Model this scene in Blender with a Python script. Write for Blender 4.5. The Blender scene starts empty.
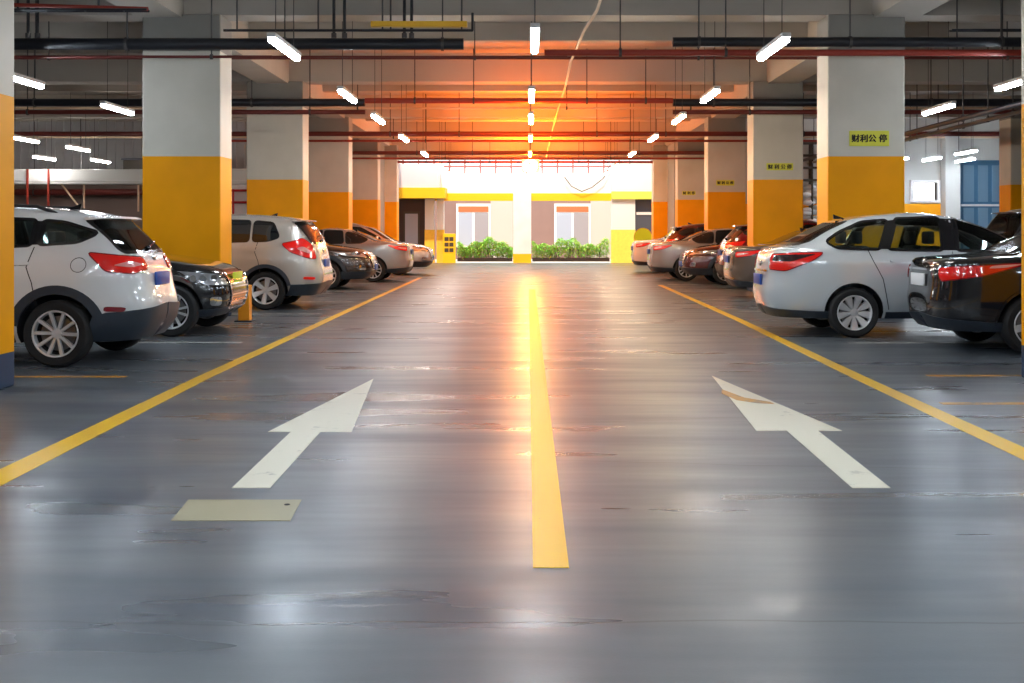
import bpy, bmesh, math, random
import numpy as np
from mathutils import Vector, Matrix
random.seed(7)
C = bpy.context.scene.collection
PI = math.pi
R = math.radians

# ------------------------------------------------------------------ materials
def mat(name, col, rough=.5, metal=0, coat=0, spec=.5, emit=None, estr=0, alpha=None, noise=None, bump=0, bscale=40):
    m = bpy.data.materials.new(name); m.use_nodes = True
    nt = m.node_tree; b = nt.nodes['Principled BSDF']
    b.inputs['Base Color'].default_value = (*col, 1)
    b.inputs['Roughness'].default_value = rough
    b.inputs['Metallic'].default_value = metal
    b.inputs['Coat Weight'].default_value = coat
    b.inputs['Coat Roughness'].default_value = .06
    b.inputs['Specular IOR Level'].default_value = spec
    if emit:
        b.inputs['Emission Color'].default_value = (*emit, 1); b.inputs['Emission Strength'].default_value = estr
    if noise or bump:
        tc = nt.nodes.new('ShaderNodeTexCoord'); nz = nt.nodes.new('ShaderNodeTexNoise')
        nz.inputs['Scale'].default_value = noise[0] if noise else bscale
        nz.inputs['Detail'].default_value = 6
        nt.links.new(tc.outputs['Object'], nz.inputs['Vector'])
        if noise:
            mx = nt.nodes.new('ShaderNodeMix'); mx.data_type = 'RGBA'
            mx.inputs[6].default_value = (*col, 1); mx.inputs[7].default_value = (*[c*noise[1] for c in col], 1)
            nt.links.new(nz.outputs['Fac'], mx.inputs[0]); nt.links.new(mx.outputs[2], b.inputs['Base Color'])
        if bump:
            bp = nt.nodes.new('ShaderNodeBump'); bp.inputs['Strength'].default_value = bump; bp.inputs['Distance'].default_value = .01
            nt.links.new(nz.outputs['Fac'], bp.inputs['Height']); nt.links.new(bp.outputs['Normal'], b.inputs['Normal'])
    return m

def clear_glass(name, tint, mixf=.35):
    m = bpy.data.materials.new(name); m.use_nodes = True; nt = m.node_tree; nt.nodes.clear()
    o = nt.nodes.new('ShaderNodeOutputMaterial'); mx = nt.nodes.new('ShaderNodeMixShader')
    t = nt.nodes.new('ShaderNodeBsdfTransparent'); t.inputs[0].default_value = (*tint, 1)
    g = nt.nodes.new('ShaderNodeBsdfGlossy'); g.inputs['Roughness'].default_value = .03
    f = nt.nodes.new('ShaderNodeFresnel'); f.inputs[0].default_value = 1.5
    nt.links.new(f.outputs[0], mx.inputs[0]); nt.links.new(t.outputs[0], mx.inputs[1]); nt.links.new(g.outputs[0], mx.inputs[2])
    nt.links.new(mx.outputs[0], o.inputs[0]); return m

# ------------------------------------------------------------------ mesh helpers
def tagit(o, label=None, cat=None, group=None, kind=None):
    if label: o['label'] = label
    if cat: o['category'] = cat
    if group: o['group'] = group
    if kind: o['kind'] = kind
    return o
def empty(name, loc=(0,0,0), rz=0, **k):
    o = bpy.data.objects.new(name, None); C.objects.link(o); o.location = loc; o.rotation_euler = (0,0,rz)
    o.empty_display_size = .2
    return tagit(o, **k)
def link(name, me, m=None, parent=None, loc=None, **k):
    o = bpy.data.objects.new(name, me); C.objects.link(o)
    if m is not None and len(me.materials) == 0: me.materials.append(m)
    if parent: o.parent = parent
    if loc: o.location = loc
    return tagit(o, **k)
def tomesh(name, bm, smooth=False, angle=35):
    bmesh.ops.recalc_face_normals(bm, faces=bm.faces)
    me = bpy.data.meshes.new(name); bm.to_mesh(me); bm.free()
    if smooth:
        me.shade_smooth()
        me.set_sharp_from_angle(angle=R(angle))
    return me
def box(bm, x0, x1, y0, y1, z0, z1, bev=0, mi=0):
    r = bmesh.ops.create_cube(bm, size=1)
    vs = r['verts']
    for v in vs:
        v.co = Vector(((x0+x1)/2+v.co.x*(x1-x0), (y0+y1)/2+v.co.y*(y1-y0), (z0+z1)/2+v.co.z*(z1-z0)))
    fs = list({f for v in vs for f in v.link_faces})
    for f in fs: f.material_index = mi
    if bev:
        es = list({e for v in vs for e in v.link_edges})
        bmesh.ops.bevel(bm, geom=es, offset=bev, segments=2, affect='EDGES', profile=.5)
def rod(bm, p, q, r, n=8, r2=None):
    p = Vector(p); q = Vector(q); d = q-p; L = d.length
    M = Matrix.Translation((p+q)/2) @ d.to_track_quat('Z', 'Y').to_matrix().to_4x4()
    bmesh.ops.create_cone(bm, cap_ends=True, segments=n, radius1=r, radius2=r if r2 is None else r2, depth=L, matrix=M)
def path(bm, pts, r, n=8):
    for a, b in zip(pts, pts[1:]): rod(bm, a, b, r, n)
    for a in pts[1:-1]: bmesh.ops.create_icosphere(bm, subdivisions=1, radius=r*1.03, matrix=Matrix.Translation(a))
def lathe(bm, prof, n=40, axis='Y', mi=0, closed=False):
    rings = []
    for k in range(n):
        a = 2*PI*k/n; ring = []
        for (r, h) in prof:
            ring.append(bm.verts.new((r*math.cos(a), h, r*math.sin(a)) if axis == 'Y' else (r*math.cos(a), r*math.sin(a), h)))
        rings.append(ring)
    m = len(prof)
    for k in range(n):
        A = rings[k]; B = rings[(k+1) % n]
        for j in range(m if closed else m-1):
            try:
                f = bm.faces.new((A[j], A[(j+1) % m], B[(j+1) % m], B[j])); f.material_index = mi
            except ValueError: pass
def boxobj(name, dims, m, parent=None, bev=0, **k):
    bm = bmesh.new(); box(bm, *dims, bev=bev)
    return link(name, tomesh(name, bm), m, parent, **k)
def rodobj(name, pts, r, m, parent=None, n=10, **k):
    bm = bmesh.new(); path(bm, pts, r, n)
    return link(name, tomesh(name, bm, True), m, parent, **k)

M = {}
def mk(k, *a, **kw): M[k] = mat(k, *a, **kw)
TUBE = 82; GLOW_LAMP = 45; SKY = 2.4; SUN = 4.0; EXPO = .33
WARM = [(.06,42.6,3.3,2000),(.06,37.6,3.3,2100),(.06,31.3,3.3,1500),(.06,25.5,3.3,420)]
WARMP = [(.06,43.2,3.2,190),(.06,37.6,3.2,120),(.06,31.3,3.2,80)]
# ------------------------------------------------------------------ cars
def pchip(pts):
    pts = sorted(pts); X = np.array([p[0] for p in pts], float); Y = np.array([p[1] for p in pts], float)
    h = np.diff(X); d = np.diff(Y)/h; n = len(X); m = np.zeros(n)
    m[0] = d[0]; m[-1] = d[-1]
    for i in range(1, n-1):
        if d[i-1]*d[i] > 0:
            w1 = 2*h[i]+h[i-1]; w2 = h[i]+2*h[i-1]; m[i] = (w1+w2)/(w1/d[i-1]+w2/d[i])
    def f(x):
        x = min(max(x, X[0]), X[-1]); i = min(int(np.searchsorted(X, x, side='right'))-1, n-2); i = max(i, 0)
        t = (x-X[i])/h[i]
        return float((2*t**3-3*t**2+1)*Y[i]+(t**3-2*t**2+t)*h[i]*m[i]+(-2*t**3+3*t**2)*Y[i+1]+(t**3-t**2)*h[i]*m[i+1])
    return f
def chaikin(p, it=2, r=.055):
    """rounds each corner of a closed outline"""
    q = []
    for i in range(len(p)):
        a = Vector(p[i-1]); b = Vector(p[i]); c = Vector(p[(i+1) % len(p)])
        d1 = min(r, (a-b).length*.35); d2 = min(r, (c-b).length*.35)
        s = b+(a-b).normalized()*d1; e = b+(c-b).normalized()*d2
        for t in (0, .25, .5, .75, 1): q.append(tuple(s*(1-t)**2+b*2*t*(1-t)+e*t*t))
    return q
def resample(p, s):
    q = []
    for i in range(len(p)):
        a = p[i]; b = p[(i+1) % len(p)]; n = max(1, int(math.ceil(math.dist(a, b)/s)))
        q += [(a[0]+(b[0]-a[0])*k/n, a[1]+(b[1]-a[1])*k/n) for k in range(n)]
    return q
def area(p): return .5*sum(p[i][0]*p[(i+1) % len(p)][1]-p[(i+1) % len(p)][0]*p[i][1] for i in range(len(p)))
def inset(p, d):
    s = 1 if area(p) > 0 else -1; q = []
    for i in range(len(p)):
        a = Vector(p[i-1]); b = Vector(p[i]); c = Vector(p[(i+1) % len(p)])
        e1 = (b-a).normalized(); e2 = (c-b).normalized(); n = Vector((-(e1.y+e2.y), e1.x+e2.x))*s
        if n.length < 1e-6: n = Vector((-e1.y, e1.x))*s
        n.normalize(); k = max(.5, n.dot(Vector((-e1.y, e1.x))*s)); q.append(tuple(b+n*d/k))
    return q

class Shell:
    def __init__(s, sp):
        s.sp = sp; s.xm = sp['xm']; s.L = sp['L']
        s.xr = pchip([(z, x) for x, z in sp['rear']]); s.xf = pchip([(z, x) for x, z in sp['front']])
        s.w = pchip(sp['width']); s.nr = pchip(sp['nr']); s.nf = pchip(sp['nf'])
        s.z0 = sp['rear'][0][1]; s.z1 = sp['rear'][-1][1]; s.cache = {}
    def levels(s):
        zs = np.linspace(s.z0, s.z1, 500); acc = [0]; F = [(s.xr(z), s.xf(z), s.w(z)) for z in zs]
        for i in range(1, 500):
            a, b = F[i-1], F[i]
            acc.append(acc[-1]+max((zs[i]-zs[i-1])/.055, abs(a[0]-b[0])/.11, abs(a[1]-b[1])/.11, abs(a[2]-b[2])/.035))
        n = int(acc[-1])+1; return [float(np.interp(t, acc, zs)) for t in np.linspace(0, acc[-1], n)]
    def quarter(s, z, end, k1=9, k2=12):
        a = (s.xm-s.xr(z)) if end == 'r' else (s.xf(z)-s.xm); n = s.nr(z) if end == 'r' else s.nf(z); w = s.w(z)
        c = 2**(-1/n); P = []
        for i in range(k1):
            t = 1-(1-i/k1)**1.5; yy = c*t; P.append(((1-yy**n)**(1/n), yy))
        for i in range(k2+1):
            t = (i/k2)**1.6; xx = c*(1-t); P.append((xx, (1-xx**n)**(1/n)))
        sg = -1 if end == 'r' else 1
        return [(s.xm+sg*a*x, w*y) for x, y in P]
    def mesh(s, name, top=True):
        bm = bmesh.new(); rings = []
        for z in s.levels():
            q = s.quarter(z, 'r'); f = s.quarter(z, 'f')
            half = q + f[::-1][1:]
            full = [(x, y) for x, y in half] + [(x, -y) for x, y in half[::-1][1:-1]]
            rings.append([bm.verts.new((x, y, z)) for x, y in full])
        n = len(rings[0])
        for A, B in zip(rings, rings[1:]):
            for i in range(n): bm.faces.new((A[i], A[(i+1) % n], B[(i+1) % n], B[i]))
        for ring, dz in ((rings[0], 0), (rings[-1], .006)):
            h = n//2; cl = []
            for i in range(1, h):
                a, b = ring[i], ring[n-i]
                cl.append(bm.verts.new(((a.co.x+b.co.x)/2, 0, a.co.z+dz)))
            seqA = ring[0:h+1]; seqB = [ring[0]]+[ring[n-i] for i in range(1, h)]+[ring[h]]; mid = [ring[0]]+cl+[ring[h]]
            for sq in (seqA, seqB):
                for i in range(h):
                    vs = []
                    for v in (sq[i], sq[i+1], mid[i+1], mid[i]):
                        if v not in vs: vs.append(v)
                    if len(vs) > 2: bm.faces.new(vs)
        return tomesh(name, bm, True, 50)
    def side(s, x, z, sg=1):
        z = min(max(z, s.z0), s.z1)
        if x < s.xm: a = s.xm-s.xr(z); n = s.nr(z)
        else: a = s.xf(z)-s.xm; n = s.nf(z)
        t = min(abs(x-s.xm)/a, .995); return Vector((x, sg*s.w(z)*(1-t**n)**(1/n), z))
    def end(s, y, z, e):
        z = min(max(z, s.z0), s.z1); w = s.w(z); t = min(abs(y)/w, .995)
        if e == 'r': n = s.nr(z); return Vector((s.xm-(s.xm-s.xr(z))*(1-t**n)**(1/n), y, z))
        n = s.nf(z); return Vector((s.xm+(s.xf(z)-s.xm)*(1-t**n)**(1/n), y, z))
    def wrap(s, q, z, e, sg=1):
        z = min(max(z, s.z0), s.z1); k = (round(z, 4), e)
        if k not in s.cache:
            P = s.quarter(z, e, 40, 60); cum = [0]
            for a, b in zip(P, P[1:]): cum.append(cum[-1]+math.dist(a, b))
            cum = np.array(cum)-cum[40]; s.cache[k] = (cum, [p[0] for p in P], [p[1] for p in P])
        cum, X, Y = s.cache[k]
        return Vector((float(np.interp(q, cum, X)), sg*float(np.interp(q, cum, Y)), z))
    def out(s, F, u, v):
        e = .006; p = F(u, v); n = (F(u+e, v)-F(u-e, v)).cross(F(u, v+e)-F(u, v-e))
        if n.length < 1e-9: return p, Vector((0, 0, 1))
        n.normalize()
        if n.dot(p-Vector((s.xm, 0, .75))) < 0: n = -n
        return p, n
    def patch(s, bm, F, poly, off=.006, th=.012, grid=.07, ringw=None, mi=0):
        """lays a polygon given in surface coordinates onto the shell, with its own thickness"""
        t = bmesh.new()
        if ringw:
            P = resample(poly, .06); Q = inset(P, ringw); a = [t.verts.new((*p, 0)) for p in P]; b = [t.verts.new((*p, 0)) for p in Q]
            for i in range(len(P)):
                j = (i+1) % len(P); t.faces.new((a[i], a[j], b[j], b[i]))
        else:
            P = resample(poly, grid); t.faces.new([t.verts.new((*p, 0)) for p in P])
            us = [p[0] for p in P]; vs = [p[1] for p in P]
            for ax, lo, hi in ((0, min(us), max(us)), (1, min(vs), max(vs))):
                k = int((hi-lo)/grid)
                for i in range(1, k+1):
                    co = [0, 0, 0]; no = [0, 0, 0]; co[ax] = lo+(hi-lo)*i/(k+1); no[ax] = 1
                    bmesh.ops.bisect_plane(t, geom=t.verts[:]+t.edges[:]+t.faces[:], plane_co=co, plane_no=no)
            bmesh.ops.triangulate(t, faces=t.faces)
        top = {}; bot = {}
        for v in t.verts:
            p, n = s.out(F, v.co.x, v.co.y); top[v] = bm.verts.new(p+n*off); bot[v] = bm.verts.new(p+n*(off-th))
        for f in t.faces:
            bm.faces.new([top[v] for v in f.verts]).material_index = mi
            bm.faces.new([bot[v] for v in reversed(f.verts)]).material_index = mi
        for e in t.edges:
            if len(e.link_faces) == 1:
                a, b = e.verts; bm.faces.new((top[a], top[b], bot[b], bot[a])).material_index = mi
        t.free()

def prism(poly, axis, lo, hi):
    bm = bmesh.new()
    f = (lambda p, h: (p[0], h, p[1])) if axis == 'y' else (lambda p, h: (h, p[0], p[1]))
    A = [bm.verts.new(f(p, lo)) for p in poly]; B = [bm.verts.new(f(p, hi)) for p in poly]; n = len(poly)
    bm.faces.new(A); bm.faces.new(B[::-1])
    for i in range(n): bm.faces.new((A[i], B[i], B[(i+1) % n], A[(i+1) % n]))
    return tomesh('cutter', bm)
def boolean(me, cutters, mats):
    ob = bpy.data.objects.new('tmp', me); C.objects.link(ob)
    me.materials.clear()
    for m in mats: me.materials.append(m)
    cs = []
    for c in cutters:
        c.materials.clear()
        for m in mats: c.materials.append(m)
        for p in c.polygons: p.material_index = 1
        co = bpy.data.objects.new('tmpc', c); C.objects.link(co); cs.append(co)
        md = ob.modifiers.new('b', 'BOOLEAN'); md.object = co; md.operation = 'DIFFERENCE'; md.solver = 'EXACT'
    bpy.context.view_layer.update()
    r = bpy.data.meshes.new_from_object(ob.evaluated_get(bpy.context.evaluated_depsgraph_get()))
    for o in [ob]+cs: bpy.data.objects.remove(o)
    return r

WHEELS = {}
def wheel_meshes(style, r):
    k = (style, r)
    if k in WHEELS: return WHEELS[k]
    rr = r*.70
    bm = bmesh.new(); w = .105
    lathe(bm, [(rr-.01, -w*.9), (rr+.01, -w), (r-.03, -w), (r-.008, -w+.02), (r, -w+.045), (r, w-.045), (r-.008, w-.02), (r-.03, w), (rr+.01, w), (rr-.01, w*.9), (rr-.03, 0)], 48, closed=True)
    tyre = tomesh('tyre', bm, True, 40)
    bm = bmesh.new(); lathe(bm, [(rr+.004, w*.93), (rr-.004, w*.98), (rr-.018, w*.93), (rr-.022, w*.5), (rr-.03, -w*.8), (rr-.01, -w*.85)], 48)
    n, wi, wo, pair = {'ten': (10, .016, .020, 0), 'pairs': (10, .013, .017, .06), 'cover': (9, .016, .054, 0), 'six': (6, .03, .05, 0), 'five': (5, .03, .045, 0)}[style]
    for i in range(n):
        a = 2*PI*i/n+(pair if i % 2 else -pair)+.2
        for sgn in (1,):
            P = []
            prof = [(.035, wi), (rr*.5, (wi+wo)/2), (rr-.016, wo)]
            d = Vector((math.cos(a), 0, math.sin(a))); t = Vector((-math.sin(a), 0, math.cos(a)))
            rows = []
            for j, (q, hw) in enumerate(prof):
                y = w*(.62, .70, .86)[j]
                c = d*q
                rows.append([bm.verts.new(c+t*hw*1.0+Vector((0, y-.03, 0))), bm.verts.new(c+t*hw*.8+Vector((0, y, 0))), bm.verts.new(c-t*hw*.8+Vector((0, y, 0))), bm.verts.new(c-t*hw+Vector((0, y-.03, 0)))])
            for A, B in zip(rows, rows[1:]):
                for j in range(4): bm.faces.new((A[j], A[(j+1) % 4], B[(j+1) % 4], B[j]))
    lathe(bm, [(.001, w*.68), (.03, w*.68), (.055, w*.6), (.06, w*.3)], 24)
    rim = tomesh('rim', bm, True, 40)
    bm = bmesh.new(); lathe(bm, [(.001, 0), (rr*.74, 0), (rr*.74, .02), (.08, .022), (.001, .022)], 32)
    disc = tomesh('disc', bm, True, 40)
    bm = bmesh.new(); lathe(bm, [(.001, -.012), (rr-.025, -.012), (rr-.025, -.03), (.001, -.03)], 32); back = tomesh('back', bm)
    WHEELS[k] = (tyre, rim, disc, back); return WHEELS[k]

def build_car(sp, name, paint, loc, rz, label, cat='car', group=None, detail=2, see=False, rails=False, plate=None, light_detail=True):
    s = Shell(sp); L = s.L; car = empty(name, loc, rz, label=label, cat=cat, group=group)
    gl = M['see_glass'] if see else M['dark_glass']
    T = Matrix.Translation((-L/2, 0, 0))
    def add(nm, bm, m, parent=None, smooth=True, ang=35, **k):
        me = bm if isinstance(bm, bpy.types.Mesh) else tomesh(nm, bm, smooth, ang)
        if parent is None: me.transform(T)
        return link(nm, me, m, parent or car, **k)
    # body shell with wheel wells (and a hollow cabin behind clear glass)
    me = s.mesh('body'); r = sp['wr']; ra = r+.055; cut = []
    for wx in sp['wx']:
        for sg in (1, -1):
            bm = bmesh.new(); rod(bm, (wx, sg*.52, r+.01), (wx, sg*1.3, r+.01), ra, 40); cut.append(tomesh('c', bm))
    if see:
        sp2 = dict(sp); top = s.z1; zz = [z for z in (.55, .7, .85, 1.0, 1.1, 1.2, 1.3, 1.4, 1.5, top-.05) if z <= top-.045]
        fx = sp['cowl']
        sp2['rear'] = [(s.xr(z)+.14, z) for z in zz]; sp2['front'] = [(min(s.xf(z), fx)-.12, z) for z in zz]
        sp2['width'] = [(z, s.w(z)-.07) for z in zz]
        cut.append(Shell(sp2).mesh('cav'))
        for w in sp['windows']: cut.append(prism(chaikin(w), 'y', -1.3, 1.3))
        cut.append(prism(chaikin(sp['rearwin']), 'x', -.5, sp['rearcut'])); cut.append(prism(chaikin(sp['windshield']), 'x', sp['frontcut'], L+.5))
    me = boolean(me, cut, [paint, M['black_trim']]); me.transform(T); me.shade_smooth(); me.set_sharp_from_angle(angle=R(40))
    link('body', me, None, car)
    # wheels
    ty, ri, di, ba = wheel_meshes(sp['rim'], r)
    for wx in sp['wx']:
        for sg in (1, -1):
            w = link('wheel', ty, M['rubber'], car, loc=(wx-L/2, sg*sp['track'], r)); w.rotation_euler = (0, wx*1.7, 0 if sg > 0 else PI)
            link('rim', ri, M['alloy'], w)
            if detail > 1: link('brake_disc', di, M['steel'], w)
            link('rim_backing', ba, M['black_trim'], w)
    SD = lambda sg: (lambda u, v: s.side(u, v, sg))
    WR = lambda e, sg: (lambda u, v: s.wrap(u, v, e, sg))
    EN = lambda e: (lambda u, v: s.end(u, v, e))
    for sg in (1, -1):
        for w in sp['windows']:
            bm = bmesh.new(); s.patch(bm, SD(sg), chaikin(w), .004, .008); win = add('side_window', bm, gl)
            bm = bmesh.new(); s.patch(bm, SD(sg), inset(resample(chaikin(w), .07), -.022), .009, .014, ringw=.026)
            o = add('window_trim', bm, M['gloss_black'], None); o.parent = win
        bm = bmesh.new(); s.patch(bm, WR('r', sg), chaikin(sp['tail'], 1), .012, .03, .05); tl = add('tail_light', bm, M['red_lens'])
        if light_detail:
            bm = bmesh.new(); s.patch(bm, WR('r', sg), chaikin(sp['tail_in'], 1), .017, .02, .05); o = add('clear_lens', bm, M[sp.get('tail_in_mat', 'clear_lens')]); o.parent = tl
            bm = bmesh.new(); s.patch(bm, WR('r', sg), inset(resample(chaikin(sp['tail'], 1), .06), -.012), .010, .02, ringw=.02); o = add('lens_rim', bm, M['dark_red']); o.parent = tl
        bm = bmesh.new(); s.patch(bm, WR('f', sg), chaikin(sp['head'], 1), .010, .03, .05); hl = add('headlight', bm, M['head_lens'])
        bm = bmesh.new()
        s.patch(bm, WR('f', sg), inset(resample(chaikin(sp['head'], 1), .06), -.01), .012, .02, ringw=.02)
        o = add('lens_rim', bm, M['gloss_black']); o.parent = hl
        zc = (sp['head'][0][1]+sp['head'][2][1])/2
        for q in sp.get('lamps', (-.22, -.08)):
            bm = bmesh.new(); p, n = s.out(WR('f', sg), q, zc); n = Vector((n.x, n.y, 0)).normalized()
            rod(bm, p-n*.02, p+n*.018, .045, 16)
            o = add('lamp_reflector', bm, M['chrome']); o.parent = hl
        for pl in sp.get('pillars', []):
            bm = bmesh.new(); s.patch(bm, SD(sg), pl, .0045, .008); add('pillar_trim', bm, M['gloss_black'])
        # mirror
        bm = bmesh.new(); mx, mz = sp['mirror']; py = s.side(mx, mz, 1).y
        bmesh.ops.create_uvsphere(bm, u_segments=16, v_segments=10, radius=1, matrix=Matrix.Translation((mx+.02, sg*(py+.13), mz+.03)) @ Matrix.Diagonal((.06, .115, .085, 1)))
        rod(bm, (mx, sg*(py-.03), mz-.01), (mx+.02, sg*(py+.1), mz), .025, 8)
        add('side_mirror', bm, M['gloss_black'] if sp.get('dark_mirror') else paint)
        # handles
        for hx in sp['handles']:
            bm = bmesh.new(); z = sp['hz']; s.patch(bm, SD(sg), chaikin([(hx-.11, z-.016), (hx+.10, z-.014), (hx+.10, z+.014), (hx-.11, z+.018)], 1), .028, .022, .06)
            add('door_handle', bm, paint)
        # cladding, arch lips
        for wx in sp['wx']:
            bm = bmesh.new()
            lo, hi = ra-.004, ra+sp['lip']
            a0 = math.asin(max(-1, (sp['sill']+.0-r)/hi)); A = np.linspace(a0, PI-a0, 22)
            poly = [(wx+hi*math.cos(a), r+.01+hi*math.sin(a)) for a in A]+[(wx+lo*math.cos(a), r+.01+lo*math.sin(a)) for a in A[::-1]]
            s.patch(bm, SD(sg), poly, .012, .03, .09)
            add('wheel_arch_trim', bm, M['cladding'] if sp['clad'] else paint)
        bm = bmesh.new(); a, b = sp['wx']; st = sp['sill']
        s.patch(bm, SD(sg), [(a+ra+.03, s.z0+.01), (b-ra-.03, s.z0+.01), (b-ra-.03, st), (a+ra+.03, st)], .012, .03, .08)
        add('sill_trim', bm, M['cladding'])
        # seams
        if detail > 1:
            for ln in sp['seams']:
                bm = bmesh.new()
                for p, q in zip(ln, ln[1:]):
                    d = (Vector(q)-Vector(p)).normalized(); n = Vector((-d.y, d.x))*.005
                    s.patch(bm, SD(sg), [tuple(Vector(p)-n), tuple(Vector(q)-n), tuple(Vector(q)+n), tuple(Vector(p)+n)], .0022, .004, .1)
                add('door_seam', bm, M['seam'])
    # fuel flap, right or left
    if detail > 1:
        bm = bmesh.new(); fx, fz = sp['flap']
        cp = [(fx+.075*math.cos(a), fz+.075*math.sin(a)) for a in np.linspace(0, 2*PI, 24)[:-1]]
        s.patch(bm, SD(sp['flap_side']), cp, .003, .005, ringw=.006); add('fuel_flap', bm, M['seam'])
    # rear
    bm = bmesh.new(); s.patch(bm, EN('r'), chaikin(sp['rearwin']), .005, .010); rw = add('rear_window', bm, gl)
    bm = bmesh.new(); s.patch(bm, EN('r'), inset(resample(chaikin(sp['rearwin']), .07), -.025), .008, .014, ringw=.03)
    o = add('window_trim', bm, M['gloss_black']); o.parent = rw
    if sp['wiper']:
        bm = bmesh.new(); z = sp['rearwin'][0][1]+.02
        p, n = s.out(EN('r'), 0, z); q, n2 = s.out(EN('r'), -.38, z+.06)
        rod(bm, p+n*.03, q+n2*.025, .009, 6); bmesh.ops.create_icosphere(bm, subdivisions=2, radius=.028, matrix=Matrix.Translation(p+n*.02)); o = add('wiper', bm, M['gloss_black'])
    bm = bmesh.new(); s.patch(bm, EN('f'), chaikin(sp['windshield']), .005, .010); add('windshield', bm, gl)
    # lower bumper valance front and rear
    for e, poly in (('r', sp['valance_r']), ('f', sp['valance_f'])):
        bm = bmesh.new()
        s.wrap(0, .42, e); qc = s.cache[(.42, e)][0][0]+.002
        for sg in (1, -1): s.patch(bm, WR(e, sg), [(max(q, qc), z) for q, z in poly], .012, .03, .10)
        add('bumper_trim', bm, M['cladding'])
    for sg in (1, -1):
        if sp['clad']:
            bm = bmesh.new(); z = sp['refl_z']; s.patch(bm, WR('r', sg), chaikin([(-.10, z), (.10, z+.01), (.09, z+.06), (-.12, z+.045)], 1), .020, .02, .06)
            add('rear_reflector', bm, M['dark_red'] if sp['spoiler'][0] > .35 else M['red_lens'])
        bm = bmesh.new(); z = sp['fog_z']; s.patch(bm, WR('f', sg), chaikin([(-.26, z), (-.10, z), (-.08, z+.11), (-.24, z+.11)], 1), .018, .02, .06)
        add('fog_lamp', bm, M['chrome'])
    # grille
    gz0, gz1, gw = sp['grille']
    bm = bmesh.new(); gp = [(-gw*.8, gz0), (gw*.8, gz0), (gw, gz1), (-gw, gz1)]
    s.patch(bm, EN('f'), gp, .008, .03, .1); g = add('grille', bm, M['gloss_black'])
    bm = bmesh.new()
    s.patch(bm, EN('f'), gp, .020, .03, ringw=.022)
    for k in range(1, 5):
        z = gz0+(gz1-gz0)*k/5; s.patch(bm, EN('f'), [(-gw*.86, z-.009), (gw*.86, z-.009), (gw*.86, z+.009), (-gw*.86, z+.009)], .018, .02, .15)
    o = add('grille_bar', bm, M['chrome']); o.parent = g
    # plates
    for e, z in (('r', sp['plate_r']), ('f', sp['plate_f'])):
        p, n = s.out(EN(e), 0, z); sx = -1 if e == 'r' else 1
        bm = bmesh.new(); box(bm, p.x-.012+sx*.02, p.x+.012+sx*.02, -.22, .22, z-.07, z+.07, .004)
        add('number_plate', bm, plate or M['plate_blue'])
    # chrome strip across the tail and badge
    bm = bmesh.new(); z = sp['plate_r']+.12
    if sp.get('strip', 1): s.patch(bm, EN('r'), [(-.42, z-.012), (.42, z-.012), (.42, z+.012), (-.42, z+.012)], .014, .02, .1)
    p, n = s.out(EN('r'), 0, z+.09); bmesh.ops.create_uvsphere(bm, u_segments=16, v_segments=8, radius=1, matrix=Matrix.Translation(p) @ Matrix.Diagonal((.018, .055, .04, 1)))
    add('tailgate_trim', bm, M['chrome'])
    if sp['spoiler']:
        x, z, hw = sp['spoiler']; bm = bmesh.new()
        rows = []
        for y in np.linspace(-hw, hw, 13):
            t = abs(y)/hw; dx = .05*t**3
            rows.append([bm.verts.new((x+dx, y, z-.012)), bm.verts.new((x+dx+.01, y, z+.012-.02*t**2)), bm.verts.new((x+.26, y, z+.038-.035*t**2)), bm.verts.new((x+.26, y, z-.03))])
        for A, B in zip(rows, rows[1:]):
            for j in range(4): bm.faces.new((A[j], A[(j+1) % 4], B[(j+1) % 4], B[j]))
        bm.faces.new(rows[0]); bm.faces.new(rows[-1][::-1]); add('spoiler', bm, paint)
    if rails:
        for sg in (1, -1):
            bm = bmesh.new(); P = []
            for x in np.linspace(*sp['rail'], 9):
                # find roof height at this x and y
                y = .56; z = s.z1
                while z > 1.2 and abs(s.side(x, z, 1).y) < y: z -= .004
                P.append(Vector((x, sg*y, z+(.045 if 0 < len(P) < 8 else -.01))))
            path(bm, P, .018, 8); add('roof_rail', bm, M['black_trim'])
    # antenna
    bm = bmesh.new(); x = sp['fin'][0]; z = sp['fin'][1]
    vs = [bm.verts.new(v) for v in ((x-.03, 0, z+.055), (x+.14, .022, z-.01), (x+.14, -.022, z-.01), (x-.02, .022, z-.01), (x-.02, -.022, z-.01))]
    for f in ((0, 1, 2), (0, 3, 1), (0, 2, 4), (0, 4, 3), (1, 3, 4, 2)): bm.faces.new([vs[i] for i in f])
    add('antenna', bm, M['gloss_black'], smooth=False)
    if see:
        for (x, y) in ((sp['seatx'][1], .36), (sp['seatx'][1], -.36), (sp['seatx'][0], .38), (sp['seatx'][0], -.38)):
            bm = bmesh.new(); box(bm, x-.05, x+.45, y-.24, y+.24, .5, .66, .04); box(bm, x-.16, x+.0, y-.24, y+.24, .55, 1.17, .05); box(bm, x-.17, x-.07, y-.13, y+.13, 1.19, 1.36, .03)
            add('seat', bm, M['seat_cloth'])
    return car
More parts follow.
